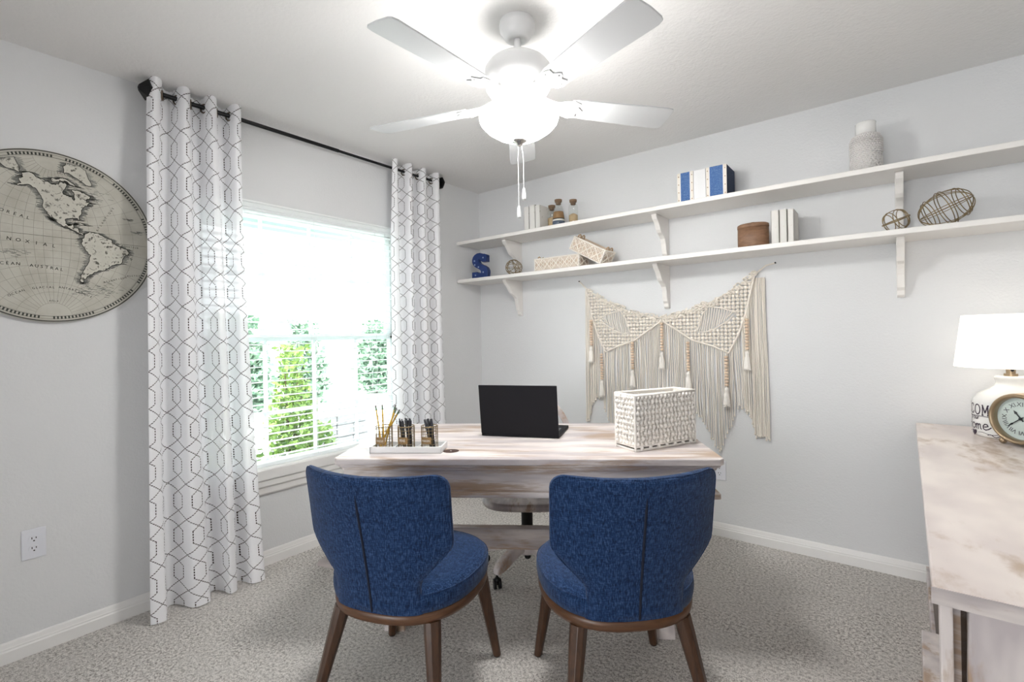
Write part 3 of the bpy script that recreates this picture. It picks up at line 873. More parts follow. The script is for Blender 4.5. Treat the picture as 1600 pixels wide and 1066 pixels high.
# --- corked bottles
def bottle(label, x, y, prof, fills, cork_r, cork_z):
    t = thing('corked_bottle', label, 'bottle', (x, y, S1), 0, 'corked bottles on the upper shelf')
    mb = MB(); mb.lathe(prof, n=28); mb.build('glass', 'bottle', t)
    mb = MB(); mb.lathe([(0, cork_z - .016), (cork_r * .85, cork_z - .016), (cork_r * .9, cork_z), (cork_r * 1.25, cork_z + .001), (cork_r * 1.3, cork_z + .018), (0, cork_z + .019)], n=20); mb.build('cork', 'cork', t)
    for nm, m, pf in fills:
        mb = MB(); mb.lathe(pf, n=24); mb.build(nm, m, t)
    return t
cyl = [(0, .001), (.031, .001), (.0325, .006), (.0325, .128), (.028, .142), (.021, .150), (.021, .158), (.023, .160)]
bottle('left glass bottle half full of tan shells, behind the cone bottle', .815, -.13, cyl, [('shells', 'sand', [(0, .004), (.030, .004), (.030, .085), (.015, .092), (0, .090)])], .020, .160)
cone = [(0, .001), (.043, .001), (.045, .006), (.041, .075), (.030, .125), (.022, .145), (.021, .166), (.024, .168)]
bottle('cone-shaped glass bottle layered with brown and white sand and blue gravel', .918, -.205, cone, [('blue_gravel', 'gravel', [(0, .003), (.0425, .003), (.0425, .034), (0, .034)]), ('white_sand', 'bottlew', [(0, .034), (.0415, .034), (.041, .046), (0, .046)]), ('dark_band', 'slot', [(0, .046), (.041, .046), (.0405, .052), (0, .052)]), ('brown_sand', 'twine', [(0, .052), (.0405, .052), (.034, .100), (0, .102)])], .020, .168)
bottle('right glass bottle with shells standing apart from the other bottles', 1.010, -.16, cyl, [('shells', 'sand', [(0, .004), (.030, .004), (.030, .070), (.012, .082), (0, .080)])], .020, .160)

# --- white vase
t = thing('ceramic_vase', 'white embossed ceramic vase on the upper shelf', 'vase', (2.657, -.15, S1))
prof = [(0, 0), (.060, 0), (.064, .006), (.0655, .06), (.0645, .12), (.0625, .165), (.056, .184), (.044, .196)]
mb = MB(); n = 48
rs = [[(max(r, 1e-4) * cos(2 * pi * k / n), max(r, 1e-4) * sin(2 * pi * k / n), z) for k in range(n + 1)] for r, z in prof]
vs = [p for r in rs for p in r]; uv = [(k / n * 2 * pi * .064, z) for r, z in prof for k in range(n + 1)]; fs = []
for i in range(len(prof) - 1):
    for k in range(n):
        q = i * (n + 1) + k; fs.append((q, q + 1, q + n + 2, q + n + 1))
mb.add(vs, fs, True, uv); mb.build('body', 'vase', t)
mb = MB()
for r in range(9):      # raised braids on the shoulder
    z = .100 + r * .0105; rad = .0652 - max(0, z - .165) * .55
    for k in range(36):
        a = 2 * pi * (k + .5 * (r % 2)) / 36; mb.ball((rad * cos(a), rad * sin(a), z), .0042, 6, 4, (1, 1, .9))
for k in range(18):     # raised chevrons below
    a0 = 2 * pi * k / 18
    for (da, z0), (db, z1) in (((0, .015), (.5, .050)), ((.5, .050), (1, .015)), ((0, .048), (.5, .082)), ((.5, .082), (1, .048))):
        p = a0 + da * 2 * pi / 18; q = a0 + db * 2 * pi / 18
        mb.tube([(.0655 * cos(p + (q - p) * s), .0655 * sin(p + (q - p) * s), z0 + (z1 - z0) * s) for s in (0, .5, 1)], .0018, 5)
mb.build('embossed_pattern', 'vase', t)
mb = MB(); mb.lathe([(.048, .192), (.0425, .198), (.0415, .240), (.0425, .250), (.0405, .252), (.037, .246), (.037, .200), (0, .196)], n=40); mb.build('neck', 'ceramic', t)

# --- blue letter S
t = thing('letter_s', 'blue wooden marquee letter S on the lower shelf by the corner', 'letter', (.192, -.185, S2), radians(8))
R_ = [(655, 372), (655, 480), (562, 482), (545, 458), (520, 440), (500, 440), (492, 455), (505, 487), (545, 515), (605, 540), (645, 570), (668, 612), (672, 650), (664, 700), (650, 745), (365, 745), (365, 638), (468, 635), (485, 655), (510, 668), (532, 660), (540, 640), (530, 615), (490, 588), (430, 558), (390, 520), (370, 475), (372, 425), (390, 385), (425, 352), (470, 333), (525, 330), (575, 345), (590, 358), (600, 347)]
poly = [((x - 518) / 415 * .2 * 1.0, (745 - y) / 415 * .2) for x, y in R_]
mb = MB(); mb.prism(poly, lambda x, y, q: (x, -q, y), .045); mb.build('letter_body', 'blue', t, .003)
for x, y in ((592, 415), (425, 455), (430, 520), (590, 650), (440, 690), (500, 560)):
    mb = MB(); px, pz = (x - 518) / 415 * .2, (745 - y) / 415 * .2; mb.ball((px, -.049, pz), .0065, 10, 6, (1, .8, 1)); mb.build('bulb', 'bulb', t)

# --- wire decor balls
def ell_ring(C_, ax, u_, v_, n=40): return [C_ + u_ * cos(2 * pi * k / n) + v_ * sin(2 * pi * k / n) for k in range(n)]
t = thing('wire_ball', 'small knotted gold wire ball on the lower shelf beside the blue letter', 'decorative ball', (.502, -.185, S2 + .060))
mb = MB(); rnd = random.Random(2)
for k in range(11):
    d = Vector((rnd.gauss(0, 1), rnd.gauss(0, 1), rnd.gauss(0, .8))).normalized(); u_ = d.orthogonal().normalized(); v_ = d.cross(u_); off = d * rnd.uniform(-.025, .025)
    r = sqrt(.062 ** 2 - off.length ** 2)
    mb.tube([Vector((q.x, q.y, q.z * .93)) for q in ell_ring(off, d, u_ * r, v_ * r)], .0018, 6, closed=True)
mb.build('wire_rings', 'wire', t)
def orb(label, c, a, b, ang, yaw, nm, bands):
    """ellipsoid of double wire meridians and cross bands, long axis tilted by ang"""
    t = thing('wire_orb', label, 'decorative orb', c, yaw, 'open wire orbs on the lower shelf')
    T = Matrix.Rotation(-ang, 3, 'Y'); mb = MB()
    for k in range(nm):
        th = pi * k / nm
        for e in (-.07, .07):
            d = Vector((0, cos(th + e), sin(th + e)))
            mb.tube([T @ (Vector((a, 0, 0)) * cos(s) + d * b * sin(s)) for s in [2 * pi * q / 48 for q in range(48)]], .0017, 6, closed=True)
    mb.build('meridian_wires', 'wire', t)
    mb = MB()
    for x in bands:
        for e in (-.006, .006):
            r = b * sqrt(max(0, 1 - ((x + e) / a) ** 2)) + .0015
            mb.tube([T @ Vector((x + e, r * cos(s), r * sin(s))) for s in [2 * pi * q / 40 for q in range(40)]], .0019, 6, closed=True)
    mb.build('band_wires', 'wire', t)
    return t
orb('small open gold wire orb on the lower shelf, left of the large one', (2.767, -.205, S2 + .0505), .056, .049, radians(22), .5, 2, (-.026, .026))
orb('large oval open gold wire orb on the lower shelf, right of the small one', (2.944, -.175, S2 + .0835), .101, .078, radians(24), .15, 3, (-.062, .0, .062))

# --- macrame boxes
def macrame_box(label, loc, Ln, D, Hh, rot, nx):
    t = thing('macrame_box', label, 'box', loc, 0, 'macrame storage boxes', rot=rot)
    mb = MB(); c = .005
    mb.box((0, 0, 0), (Ln, D, c)); mb.box((0, 0, 0), (Ln, c, Hh)); mb.box((0, D - c, 0), (Ln, D, Hh)); mb.box((0, 0, 0), (c, D, Hh)); mb.box((Ln - c, 0, 0), (Ln, D, Hh)); mb.build('wooden_shell', 'boxshell', t)
    mb = MB(); r = .0042
    for (p, q) in (((0, 0), (Ln, 0)), ((0, D), (Ln, D)), ((0, 0), (0, D)), ((Ln, 0), (Ln, D))):
        for z in (r, Hh - r): mb.tube([(p[0], p[1], z), (q[0], q[1], z)], r, 6)
    for p in ((0, 0), (Ln, 0), (0, D), (Ln, D)): mb.tube([(p[0], p[1], r), (p[0], p[1], Hh - r)], r, 6)
    mb.build('cord_frame', 'knit', t)
    mb = MB(); w_ = Ln / nx
    def face(f, width, n):
        cw = width / n
        for k in range(n):
            x0 = k * cw
            for (a, b_) in (((0, 0), (1, 1)), ((1, 0), (0, 1))):
                mb.tube([f(x0 + cw * (a[0] + (b_[0] - a[0]) * s), Hh * (.06 + .88 * (a[1] + (b_[1] - a[1]) * s))) for s in (0, .5, 1)], .0042, 6)
            for m_ in (.25, .75):
                for q in (-1, 1): mb.tube([f(x0 + cw * (m_ - .2), Hh * (.5 + q * .0)), f(x0 + cw * m_, Hh * (.5 + q * .24)), f(x0 + cw * (m_ + .2), Hh * .5)], .0036, 6)
            for m_ in range(7):
                xx = x0 + cw * (m_ + .5) / 7
                mb.tube([f(xx, Hh * .06), f(xx, Hh * .34)], .0026, 5); mb.tube([f(xx, Hh * .66), f(xx, Hh * .94)], .0026, 5)
    face(lambda x, z: (x, -.003, z), Ln, nx); face(lambda x, z: (Ln + .003, x, z), D, 1)
    mb.build('macrame_mesh', 'rope', t)
    for x in (.012, Ln - .012):
        mb = MB()
        for y in (D * .32, D * .68): mb.tube([(x, y - .016, Hh - .004), (x, y - .013, Hh + .012), (x, y, Hh + .018), (x, y + .013, Hh + .012), (x, y + .016, Hh - .004)], .0045, 7)
        mb.build('rope_handle', 'boxin', t)
    return t
macrame_box('flat white macrame box on the lower shelf under the leaning one', (.722, -.225, S2 + .0005), .362, .135, .094, (0, 0, 0), 5)
macrame_box('white macrame box tilted over the end of the flat macrame box', (1.012, -.225, S2 + .1285), .268, .125, .098, Euler((0, radians(28.2), radians(-4))), 3)

# --- wooden canister
t = thing('wooden_canister', 'brown wooden lidded canister on the lower shelf left of the white books', 'canister', (2.149, -.17, S2))
mb = MB(); mb.lathe([(0, 0), (.076, 0), (.078, .004), (.0785, .060), (.078, .112), (0, .112)], n=48, sy=.72); mb.build('canister_body', 'canister', t)
mb = MB(); mb.lathe([(0, .1125), (.0795, .1125), (.080, .118), (.079, .130), (.070, .135), (0, .136)], n=48, sy=.72); ld = mb.build('lid', 'canister', t)
mb = MB(); mb.lathe([(0, .135), (.010, .135), (.013, .139), (.012, .144), (0, .145)], n=20); mb.build('lid_knob', 'canister', ld)

# ------------------------------------------------------------------ macrame wall hanging
mh = thing('macrame_wall_hanging', 'large cream macrame wall hanging with long fringe below the shelves', 'wall hanging', (1.57, 0, 1.62))
def mo(x, y, z): return (x - 1.57, y, z - 1.62)
CX = 1.570
def mir(pts): return [(2 * CX - x, z) for x, z in pts]
left_panel = [(1.020, 1.552), (1.147, 1.476), (1.262, 1.414), (1.427, 1.353), (1.563, 1.327), (1.563, 1.312), (1.465, 1.247), (1.380, 1.190), (1.260, 1.152), (1.166, 1.110), (1.112, 1.215), (1.070, 1.340)]
eye = [(1.118, 1.350), (1.200, 1.378), (1.282, 1.394), (1.320, 1.335), (1.350, 1.240), (1.300, 1.236), (1.235, 1.260), (1.165, 1.305)]
mb = MB()
g = .0225
def panel(pts, hole):
    xs = [p[0] for p in pts]; zs = [p[1] for p in pts]
    nx = int((max(xs) - min(xs)) / g) + 2; nz = int((max(zs) - min(zs)) / g) + 2
    for i in range(nx):
        for j in range(nz):
            x = min(xs) + i * g; z = min(zs) + j * g
            if inside(pts, x, z) and not inside(hole, x, z):
                h = g * .5; c = g * .31
                oc = [(-h + c, -h), (h - c, -h), (h, -h + c), (h, h - c), (h - c, h), (-h + c, h), (-h, h - c), (-h, -h + c)]
                base = [mo(x + a, -.012, z + b_) for a, b_ in oc]; mid_ = [mo(x + a * .92, -.019, z + b_ * .92) for a, b_ in oc]; top = [mo(x + a * .45, -.0235, z + b_ * .45) for a, b_ in oc]
                mb.rings([base, mid_, top], smooth=True)
panel(left_panel, eye); panel(mir(left_panel), mir(eye))
mb.build('knotted_panel', 'rope', mh, fix=True)
def sagz(x):
    t = abs(x - CX) / .55; return 1.330 + .050 * t + .178 * t * t
mb = MB(); rnd = random.Random(11)
xs = [.959] + [1.02 + k * 1.10 / 40 for k in range(41)] + [2.181 + .0, 2.228]
pts = []
for k, x in enumerate(xs):
    z = 1.619 if k == 0 else (1.621 if k == len(xs) - 1 else sagz(x) + .005)
    pts.append(mo(x, -.016 if 0 < k < len(xs) - 1 else -.004, z))
mb.tube(pts, .0045, 7); mb.build('hanging_cord', 'rope', mh)
for x, z in ((.959, 1.619), (2.228, 1.621)):
    mb = MB(); mb.tube([mo(x, .0, z), mo(x, -.012, z + .001)], .0045, 8); mb.build('nail', 'black', mh)
mb = MB()
for k in range(170):      # looped knots along the cord
    x = 1.02 + 1.10 * rnd.random(); z = sagz(x) + rnd.uniform(-.012, .020)
    a = rnd.uniform(0, 6.28); r = rnd.uniform(.008, .016)
    mb.tube([mo(x + r * cos(a + s) * 1.2, -.020 - .008 * sin(s * 1.5), z + r * .7 * sin(a + s)) for s in (0, 1.1, 2.2, 3.3, 4.4)], .0038, 6)
mb.build('cord_loops', 'rope', mh)
mb = MB()     # plaited edges of the two panels and the eye openings
for pl_ in (left_panel, mir(left_panel)):
    mb.tube([mo(x, -.020, z) for x, z in pl_[4:] + [pl_[0]]], .0062, 6)
for pl_ in (eye, mir(eye)): mb.tube([mo(x, -.020, z) for x, z in pl_], .0045, 6, closed=True)
mb.build('plaited_edge', 'rope', mh)
for e, sg in ((eye, 1), (mir(eye), -1)):     # loose cords across the eye openings
    mb = MB()
    for k in range(16):
        x = min(p[0] for p in e) + (k + .5) / 16 * (max(p[0] for p in e) - min(p[0] for p in e))
        zs = [q for q in [1.20 + i * .004 for i in range(60)] if inside(e, x, q)]
        if len(zs) > 3: mb.tube([mo(x, -.018, max(zs) + .004), mo(x + sg * .008, -.020, (max(zs) + min(zs)) / 2), mo(x + sg * .022, -.018, min(zs) - .004)], .0036, 6)
    mb.build('eye_cords', 'rope', mh)
low = [(1.020, 1.552), (1.070, 1.340), (1.166, 1.110), (1.260, 1.152), (1.380, 1.190), (1.465, 1.247), (1.570, 1.315), (1.675, 1.247), (1.760, 1.190), (1.880, 1.152), (1.974, 1.110), (2.070, 1.340), (2.120, 1.552)]
def lowz(x):
    for (a, za), (b_, zb) in zip(low, low[1:]):
        if a <= x <= b_: return za + (zb - za) * (x - a) / (b_ - a)
    return 1.5
def botz(x):
    d = abs(x - CX)
    if d > .528: return .63
    if d > .44: return .80 - (d - .44) * .6 - (0 if d < .50 else (d - .50) * 4)
    if d > .34: return .515 + (d - .34) * 2.6
    if d > .24: return .70 - (d - .24) * 1.9
    return .72 + .05 * (1 - d / .24)
mb = MB(); rnd = random.Random(4)
x = 1.012
while x < 2.175:
    xx = min(max(x, 1.021), 2.119); zt = lowz(xx) - .004; zb = botz(x) + rnd.uniform(-.012, .018)
    y = -.010 - rnd.uniform(0, .012); sw_ = rnd.uniform(-.006, .006)
    side = (x - CX) / .55
    drift = .012 * side * (1 if abs(side) > .8 else .2)
    n = 5
    mb.tube([mo(x + drift * (s / n) + sw_ * sin(s * 1.3), y - .003 * sin(s * 2 + x * 40), zt + (zb - zt) * s / n) for s in range(n + 1)], .0030, 5)
    mb.ball(mo(x + drift + sw_ * sin(n * 1.3), y, zb - .004), .0055, 6, 4, (1, 1, 1.5))
    x += rnd.uniform(.0088, .0136) * (.5 if abs(side) > .86 else 1)
fr = mb.build('fringe', 'rope', mh, fix=False); fr['kind'] = 'stuff'
for (bx, bzz) in ((1.062, 1.345), (1.140, 1.108), (1.369, 1.186), (1.572, 1.310), (1.738, 1.186), (1.962, 1.100), (2.078, 1.318)):
    mb = MB(); mb.tube([mo(bx, -.030, bzz + .01), mo(bx, -.034, bzz - .20)], .003, 6)
    st = mb.build('bead_strand', 'rope', mh)
    mb = MB()
    for k in range(10): mb.ball(mo(bx, -.034, bzz - .014 - k * .0185), .0118, 10, 7, (1, 1, .72))
    mb.build('wooden_beads', 'bead', st)
    mb = MB(); mb.lathe([(0, bzz - .196 - 1.62), (.010, bzz - .198 - 1.62), (.013, bzz - .212 - 1.62), (.0095, bzz - .222 - 1.62), (.014, bzz - .232 - 1.62), (.019, bzz - .29 - 1.62), (.021, bzz - .302 - 1.62), (0, bzz - .304 - 1.62)], (bx - CX, -.036, 0), 14)
    for k in range(14):
        a = 2 * pi * k / 14; mb.tube([mo(bx + .011 * cos(a), -.036 + .011 * sin(a), bzz - .232), mo(bx + .020 * cos(a), -.036 + .020 * sin(a), bzz - .309)], .0024, 5)
    mb.build('tassel', 'knit', st)

# ------------------------------------------------------------------ desk
DL, DW, DZ = 1.525, .77, .76
DRZ = atan2(.5468, .8373); DO = Vector((.970, -2.015, 0))
du = Vector((cos(DRZ), sin(DRZ), 0)); dn = Vector((-sin(DRZ), cos(DRZ), 0))
def dw(s, n, z=0): return DO + du * s + dn * n + Vector((0, 0, z))
dk = thing('writing_desk', 'whitewashed wooden trestle writing desk in the middle of the room', 'desk', DO, DRZ)
def slab(mb, inset, z0, z1, ch=.018):
    a, b = inset, DL - inset; c, d = inset, DW - inset
    mb.prism([(a + ch, c), (b - ch, c), (b, c + ch), (b, d - ch), (b - ch, d), (a + ch, d), (a, d - ch), (a, c + ch)], lambda x, y, t: (x, y, z0 + t), z1 - z0)
mb = MB(); slab(mb, 0, .733, .760); mb.build('tabletop', 'desk', dk, .004)
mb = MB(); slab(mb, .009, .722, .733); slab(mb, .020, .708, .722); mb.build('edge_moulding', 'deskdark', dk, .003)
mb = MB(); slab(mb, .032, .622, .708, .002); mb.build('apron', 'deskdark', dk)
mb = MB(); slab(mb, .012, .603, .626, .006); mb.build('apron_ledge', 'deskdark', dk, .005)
for s in (.200, 1.315):
    mb = MB(); pr = [(.122, 0), (.122, .045), (.135, .058), (.24, .070), (.53, .070), (.635, .058), (.648, .045), (.648, 0)]
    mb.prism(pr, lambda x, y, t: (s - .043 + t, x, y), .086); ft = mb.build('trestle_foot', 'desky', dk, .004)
    mb = MB(); pr = [(.245, .070), (.275, .16), (.285, .34), (.275, .50), (.20, .603), (.57, .603), (.495, .50), (.485, .34), (.495, .16), (.525, .070)]
    mb.prism(pr, lambda x, y, t: (s - .028 + t, x, y), .056); mb.build('trestle_upright', 'boardz', dk, .004)
mb = MB(); mb.box((.22, .360, .250), (1.295, .412, .346)); mb.build('stretcher', 'desk', dk, .004)
mb = MB(); mb.lathe([(0, .7600), (.033, .7600), (.0335, .7604), (.030, .7606), (0, .7606)], (.455, .131, 0), 32); gr = mb.build('cable_grommet', 'grommet', dk)
mb = MB(); mb.lathe([(0, .7606), (.006, .7606), (.004, .7609), (0, .7609)], (.455, .131, 0), 12); mb.build('grommet_screw', 'chrome', gr)

# --- laptop
t = thing('laptop', 'open black laptop on the desk with its lid back turned to the viewer', 'laptop', (1.182, -1.352, DZ), radians(21.6))
mb = MB(); mb.box((0, 0, .002), (.376, .262, .017)); mb.build('base', 'laptop', t, .003)
mb = MB(); mb.box((.02, .06, .017), (.356, .17, .0185)); mb.build('keyboard', 'ink', t)
mb = MB(); Mx = Matrix.Translation((0, .004, .016)) @ Matrix.Rotation(radians(8), 4, 'X')
mb.box((0, -.008, 0), (.376, 0, .234), Mx); ld = mb.build('lid', 'laptop', t, .002)
mb = MB(); mb.box((.012, .0002, .02), (.364, .0012, .225), Mx); mb.build('screen', 'ink', ld)
mb = MB(); mb.tube([(.03, .006, .017), (.346, .006, .017)], .006, 10); mb.build('hinge', 'black', t)
for x, y in ((.03, .03), (.346, .03), (.03, .23), (.346, .23)):
    mb = MB(); mb.lathe([(0, 0), (.008, 0), (.008, .003), (0, .003)], (x, y, 0), 10); mb.build('rubber_foot', 'black', t)

# --- woven basket
bx = Vector((.143, .302, 0)).normalized(); BRZ = atan2(bx.y, bx.x)
t = thing('woven_basket', 'white rectangular woven cord basket at the right end of the desk', 'basket', (1.924, -1.259, DZ), BRZ)
BL, BD, BH = .330, .122, .226
mb = MB(); c = .004; z0 = .018
mb.box((.003, .003, z0), (BL - .003, BD - .003, z0 + c)); mb.box((.003, .003, z0), (BL - .003, .003 + c, BH)); mb.box((.003, BD - .003 - c, z0), (BL - .003, BD - .003, BH)); mb.box((.003, .003, z0), (.003 + c, BD - .003, BH)); mb.box((BL - .003 - c, .003, z0), (BL - .003, BD - .003, BH))
mb.build('inner_lining', 'knit', t)
mb = MB(); rnd = random.Random(8)
def weave(f, width):
    rows = 10; cols = int(width / .0195)
    for r in range(rows):
        for k in range(cols):
            x = (k + .5 + .25 * (r % 2)) * width / (cols + .25); z = z0 + .012 + r * (BH - z0 - .022) / (rows - 1)
            p = f(x, z, rnd.uniform(.002, .006)); mb.ball(p, rnd.uniform(.0080, .0105), 7, 5, (1, 1, .95))
            if r < rows - 1:
                mb.tube([f(x, z, .002), f(x + rnd.uniform(-.006, .006), z + .011, .004), f(x + (.5 - r % 2) * .016, z + .021, .002)], .0042, 5)
weave(lambda x, z, d: (x, -d + .003, z), BL); weave(lambda x, z, d: (x, BD + d - .003, z), BL)
weave(lambda x, z, d: (-d + .003, x, z), BD); weave(lambda x, z, d: (BL + d - .003, x, z), BD)
mb.build('woven_sides', 'knit', t)
mb = MB()
for z in (BH,): mb.tube([(0, 0, z), (BL, 0, z), (BL, BD, z), (0, BD, z)], .0068, 8, closed=True)
mb.build('rim', 'knit', t)
mb = MB()
for z in (.0052, z0 + .002): mb.tube([(0, 0, z), (BL, 0, z), (BL, BD, z), (0, BD, z)], .0052, 8, closed=True)
for x, y in ((0, 0), (BL, 0), (BL, BD), (0, BD)): mb.tube([(x, y, .002), (x, y, BH)], .0050, 8)
for k in range(7): mb.ball((.03 + k * .045, -.004, .013), .0085, 6, 4)
mb.build('frame', 'knit', t)

# --- pencil organiser
TS0, TS1, TN0, TN1 = .121, .424, .085, .200
tr = thing('organizer_tray', 'white wooden three-compartment tray on the left end of the desk', 'tray', dw(TS0, TN0, DZ), DRZ)
mb = MB(); W_, D_ = TS1 - TS0, TN1 - TN0; c = .007; h = .027
mb.box((0, 0, 0), (W_, D_, .006)); mb.box((0, 0, 0), (W_, c, h)); mb.box((0, D_ - c, 0), (W_, D_, h)); mb.box((0, 0, 0), (c, D_, h)); mb.box((W_ - c, 0, 0), (W_, D_, h)); mb.build('tray_body', 'whitepaint', tr, .0015)
for k in (1, 2):
    mb = MB(); mb.box((W_ * k / 3 - .003, c, .005), (W_ * k / 3 + .003, D_ - c, h - .002)); mb.build('divider', 'whitepaint', tr)
CR, CH = .0345, .098
cups = []
def cup(s, label, word):
    o = dw(s, .140, DZ + .0065); t = thing('wire_cup', label, 'pencil cup', o, DRZ - radians(4), 'gold wire cups in the white tray')
    mb = MB()
    for z in (.002, .024, .046, .068, .082): mb.tube([(CR * cos(a), CR * sin(a), z) for a in [2 * pi * k / 28 for k in range(28)]], .0010, 5, closed=True)
    for k in range(14):
        a = 2 * pi * k / 14; mb.tube([(CR * cos(a), CR * sin(a), 0.001), (CR * cos(a), CR * sin(a), CH)], .0012, 5)
    for k in (-2, -1, 0, 1, 2):
        q = sqrt(CR ** 2 - (k * .012) ** 2); mb.tube([(k * .012, -q, .0015), (k * .012, q, .0015)], .0010, 5)
    mb.build('wire_mesh', 'wire', t)
    mb = MB(); mb.tube([(CR * cos(a), CR * sin(a), CH) for a in [2 * pi * k / 28 for k in range(28)]], .0021, 6, closed=True); mb.build('rim_wire', 'wire', t)
    a0 = radians(-97); hw = .62; r = CR + .0022
    mb = MB(); n = 10
    rs = [[(rr * cos(a0 - hw + 2 * hw * k / n), rr * sin(a0 - hw + 2 * hw * k / n), z) for rr, z in ((r, .028), (r, .056), (r + .0016, .056), (r + .0016, .028))] for k in range(n + 1)]
    mb.rings(rs, smooth=False); tg = mb.build('label_plate', 'tag', t)
    mb = MB(); rr = r + .0022
    add_text(mb, word, .0145 if len(word) < 6 else .0105, lambda x, y: (rr * cos(a0 + x * .82 / rr), rr * sin(a0 + x * .82 / rr), .0375 + y * 1.1)); mb.build('lettering', 'letter', tg)
    return t
cup(.166, 'left gold wire cup with a brown PENCILS plate, holding yellow pencils', 'PENCILS')
cup(.262, 'middle gold wire cup with a brown PENS plate, full of black pens', 'PENS')
cup(.3625, 'right gold wire cup with a brown MARKERS plate, holding three black markers', 'MARKERS')

def between(root, a, b):
    d = Vector(b) - Vector(a); root.location = a; root.rotation_euler = d.to_track_quat('Z', 'X').to_euler()
pen0 = thing('pencil', '', 'pencil', (0, 0, 0), 0, 'yellow pencils in the left wire cup')
mb = MB(); mb.tube([(0, 0, .014), (0, 0, .165)], .0036, 6, smooth=False); mb.build('shaft', 'pencil', pen0)
mb = MB(); mb.tube([(0, 0, 0), (0, 0, .014)], [.0006, .0035], 8); mb.build('sharpened_tip', 'bead', pen0)
mb = MB(); mb.tube([(0, 0, .165), (0, 0, .178)], .0037, 10); mb.build('ferrule', 'ferrule', pen0)
mb = MB(); mb.tube([(0, 0, .178), (0, 0, .187)], .0036, 10); mb.build('eraser', 'eraser', pen0)
zc = DZ + .0095
pd = [((.160, .128), (.128, .150, .943), 'yellow pencil leaning left, leftmost in the left wire cup'), ((.168, .131), (.159, .143, .942), 'yellow pencil standing nearly upright in the left wire cup'),
      ((.163, .150), (.206, .166, .938), 'yellow pencil leaning right, third from the left in the wire cup'), ((.152, .120), (.222, .134, .938), 'yellow pencil leaning right, fourth from the left in the wire cup'), ((.139, .142), (.236, .150, .938), 'rightmost yellow pencil leaning far over the rim of the left wire cup')]
for i, (a, b, lab) in enumerate(pd):
    r = pen0 if i == 0 else dup(pen0, (0, 0, 0)); r['label'] = lab
    between(r, dw(a[0], a[1], zc), dw(b[0], b[1], b[2]))
ink0 = thing('pen', '', 'pen', (0, 0, 0), 0, 'black pens in the middle wire cup')
mb = MB(); mb.tube([(0, 0, .010), (0, 0, .118)], .0048, 10); mb.build('barrel', 'ink', ink0)
mb = MB(); mb.tube([(0, 0, 0), (0, 0, .010)], [.001, .0045], 8); mb.build('nib_cone', 'ink', ink0)
mb = MB(); mb.box((-.0014, .0048, .085), (.0014, .0068, .119)); mb.build('clip', 'ink', ink0)
mb = MB(); mb.tube([(0, 0, .118), (0, 0, .127)], .0026, 8); mb.build('click_button', 'ink', ink0)
pp = [((.248, .140), (.232, .142, .880), 'black pen leaning left, leftmost in the middle wire cup'), ((.262, .122), (.243, .135, .888), 'black pen second from the left in the middle wire cup'), ((.268, .150), (.254, .150, .890), 'black pen third from the left in the middle wire cup'),
      ((.270, .132), (.262, .138, .896), 'tallest black pen in the middle wire cup'), ((.281, .140), (.271, .150, .884), 'black pen second from the right in the middle wire cup'), ((.278, .128), (.279, .132, .880), 'rightmost black pen in the middle wire cup')]
for i, (a, b, lab) in enumerate(pp):
    r = ink0 if i == 0 else dup(ink0, (0, 0, 0)); r['label'] = lab
    between(r, dw(a[0] + .003, a[1], zc), dw(b[0] + .003, b[1], b[2]))
mk0 = thing('marker', '', 'marker', (0, 0, 0), 0, 'black markers in the right wire cup')
mb = MB(); mb.tube([(0, 0, 0), (0, 0, .085)], .0056, 12); mb.build('barrel', 'ink', mk0)
mb = MB(); mb.tube([(0, 0, .086), (0, 0, .124), (0, 0, .126)], [.0062, .0058, .0030], 12); mb.build('cap', 'ink', mk0)
mm = [((.366, .134), (.337, .145, .885), 'black marker leaning left, leftmost of three in the right wire cup'), ((.371, .146), (.350, .150, .879), 'shortest black marker, middle of three in the right wire cup'), ((.378, .132), (.364, .140, .892), 'tallest black marker, rightmost of three in the right wire cup')]
for i, (a, b, lab) in enumerate(mm):
    r = mk0 if i == 0 else dup(mk0, (0, 0, 0)); r['label'] = lab
    between(r, dw(a[0] + .006, a[1], zc), dw(b[0] + .006, b[1], b[2]))

# ------------------------------------------------------------------ wooden swivel chair behind the desk
hub = dw(.735, .700)
sw = thing('swivel_chair', 'whitewashed wooden swivel desk chair pushed in behind the desk', 'chair', hub, DRZ + pi)
SZ = .374
def seat_out(k, a=.228, b=.228, e=3.2): 
    t_ = 2 * pi * k / 40; c_, s_ = cos(t_), sin(t_)
    return (a * math.copysign(abs(c_) ** (2 / e), c_), b * math.copysign(abs(s_) ** (2 / e), s_))
mb = MB(); rs = []
for sc, z in ((.90, SZ), (.97, SZ + .006), (1.0, SZ + .016), (1.0, SZ + .026), (.985, SZ + .036), (.93, SZ + .040)):
    rs.append([(x * sc, y * sc, z) for x, y in [seat_out(k) for k in range(40)]])
mb.rings(rs); mb.build('seat', 'swood', sw)
mb = MB(); mb.lathe([(0, .10), (.030, .10), (.030, SZ - .03), (.055, SZ - .02), (.06, SZ), (0, SZ)], n=20); mb.build('post', 'iron', sw)
mb = MB(); mb.lathe([(0, .058), (.014, .060), (.018, .070), (.010, .085), (.009, .20), (0, .20)], n=16); mb.build('screw_rod', 'iron', sw)
mb = MB(); mb.lathe([(0, .095), (.05, .095), (.055, .11), (.055, .175), (.04, .185), (0, .185)], n=20); mb.build('leg_hub', 'swlight', sw)
LA = []
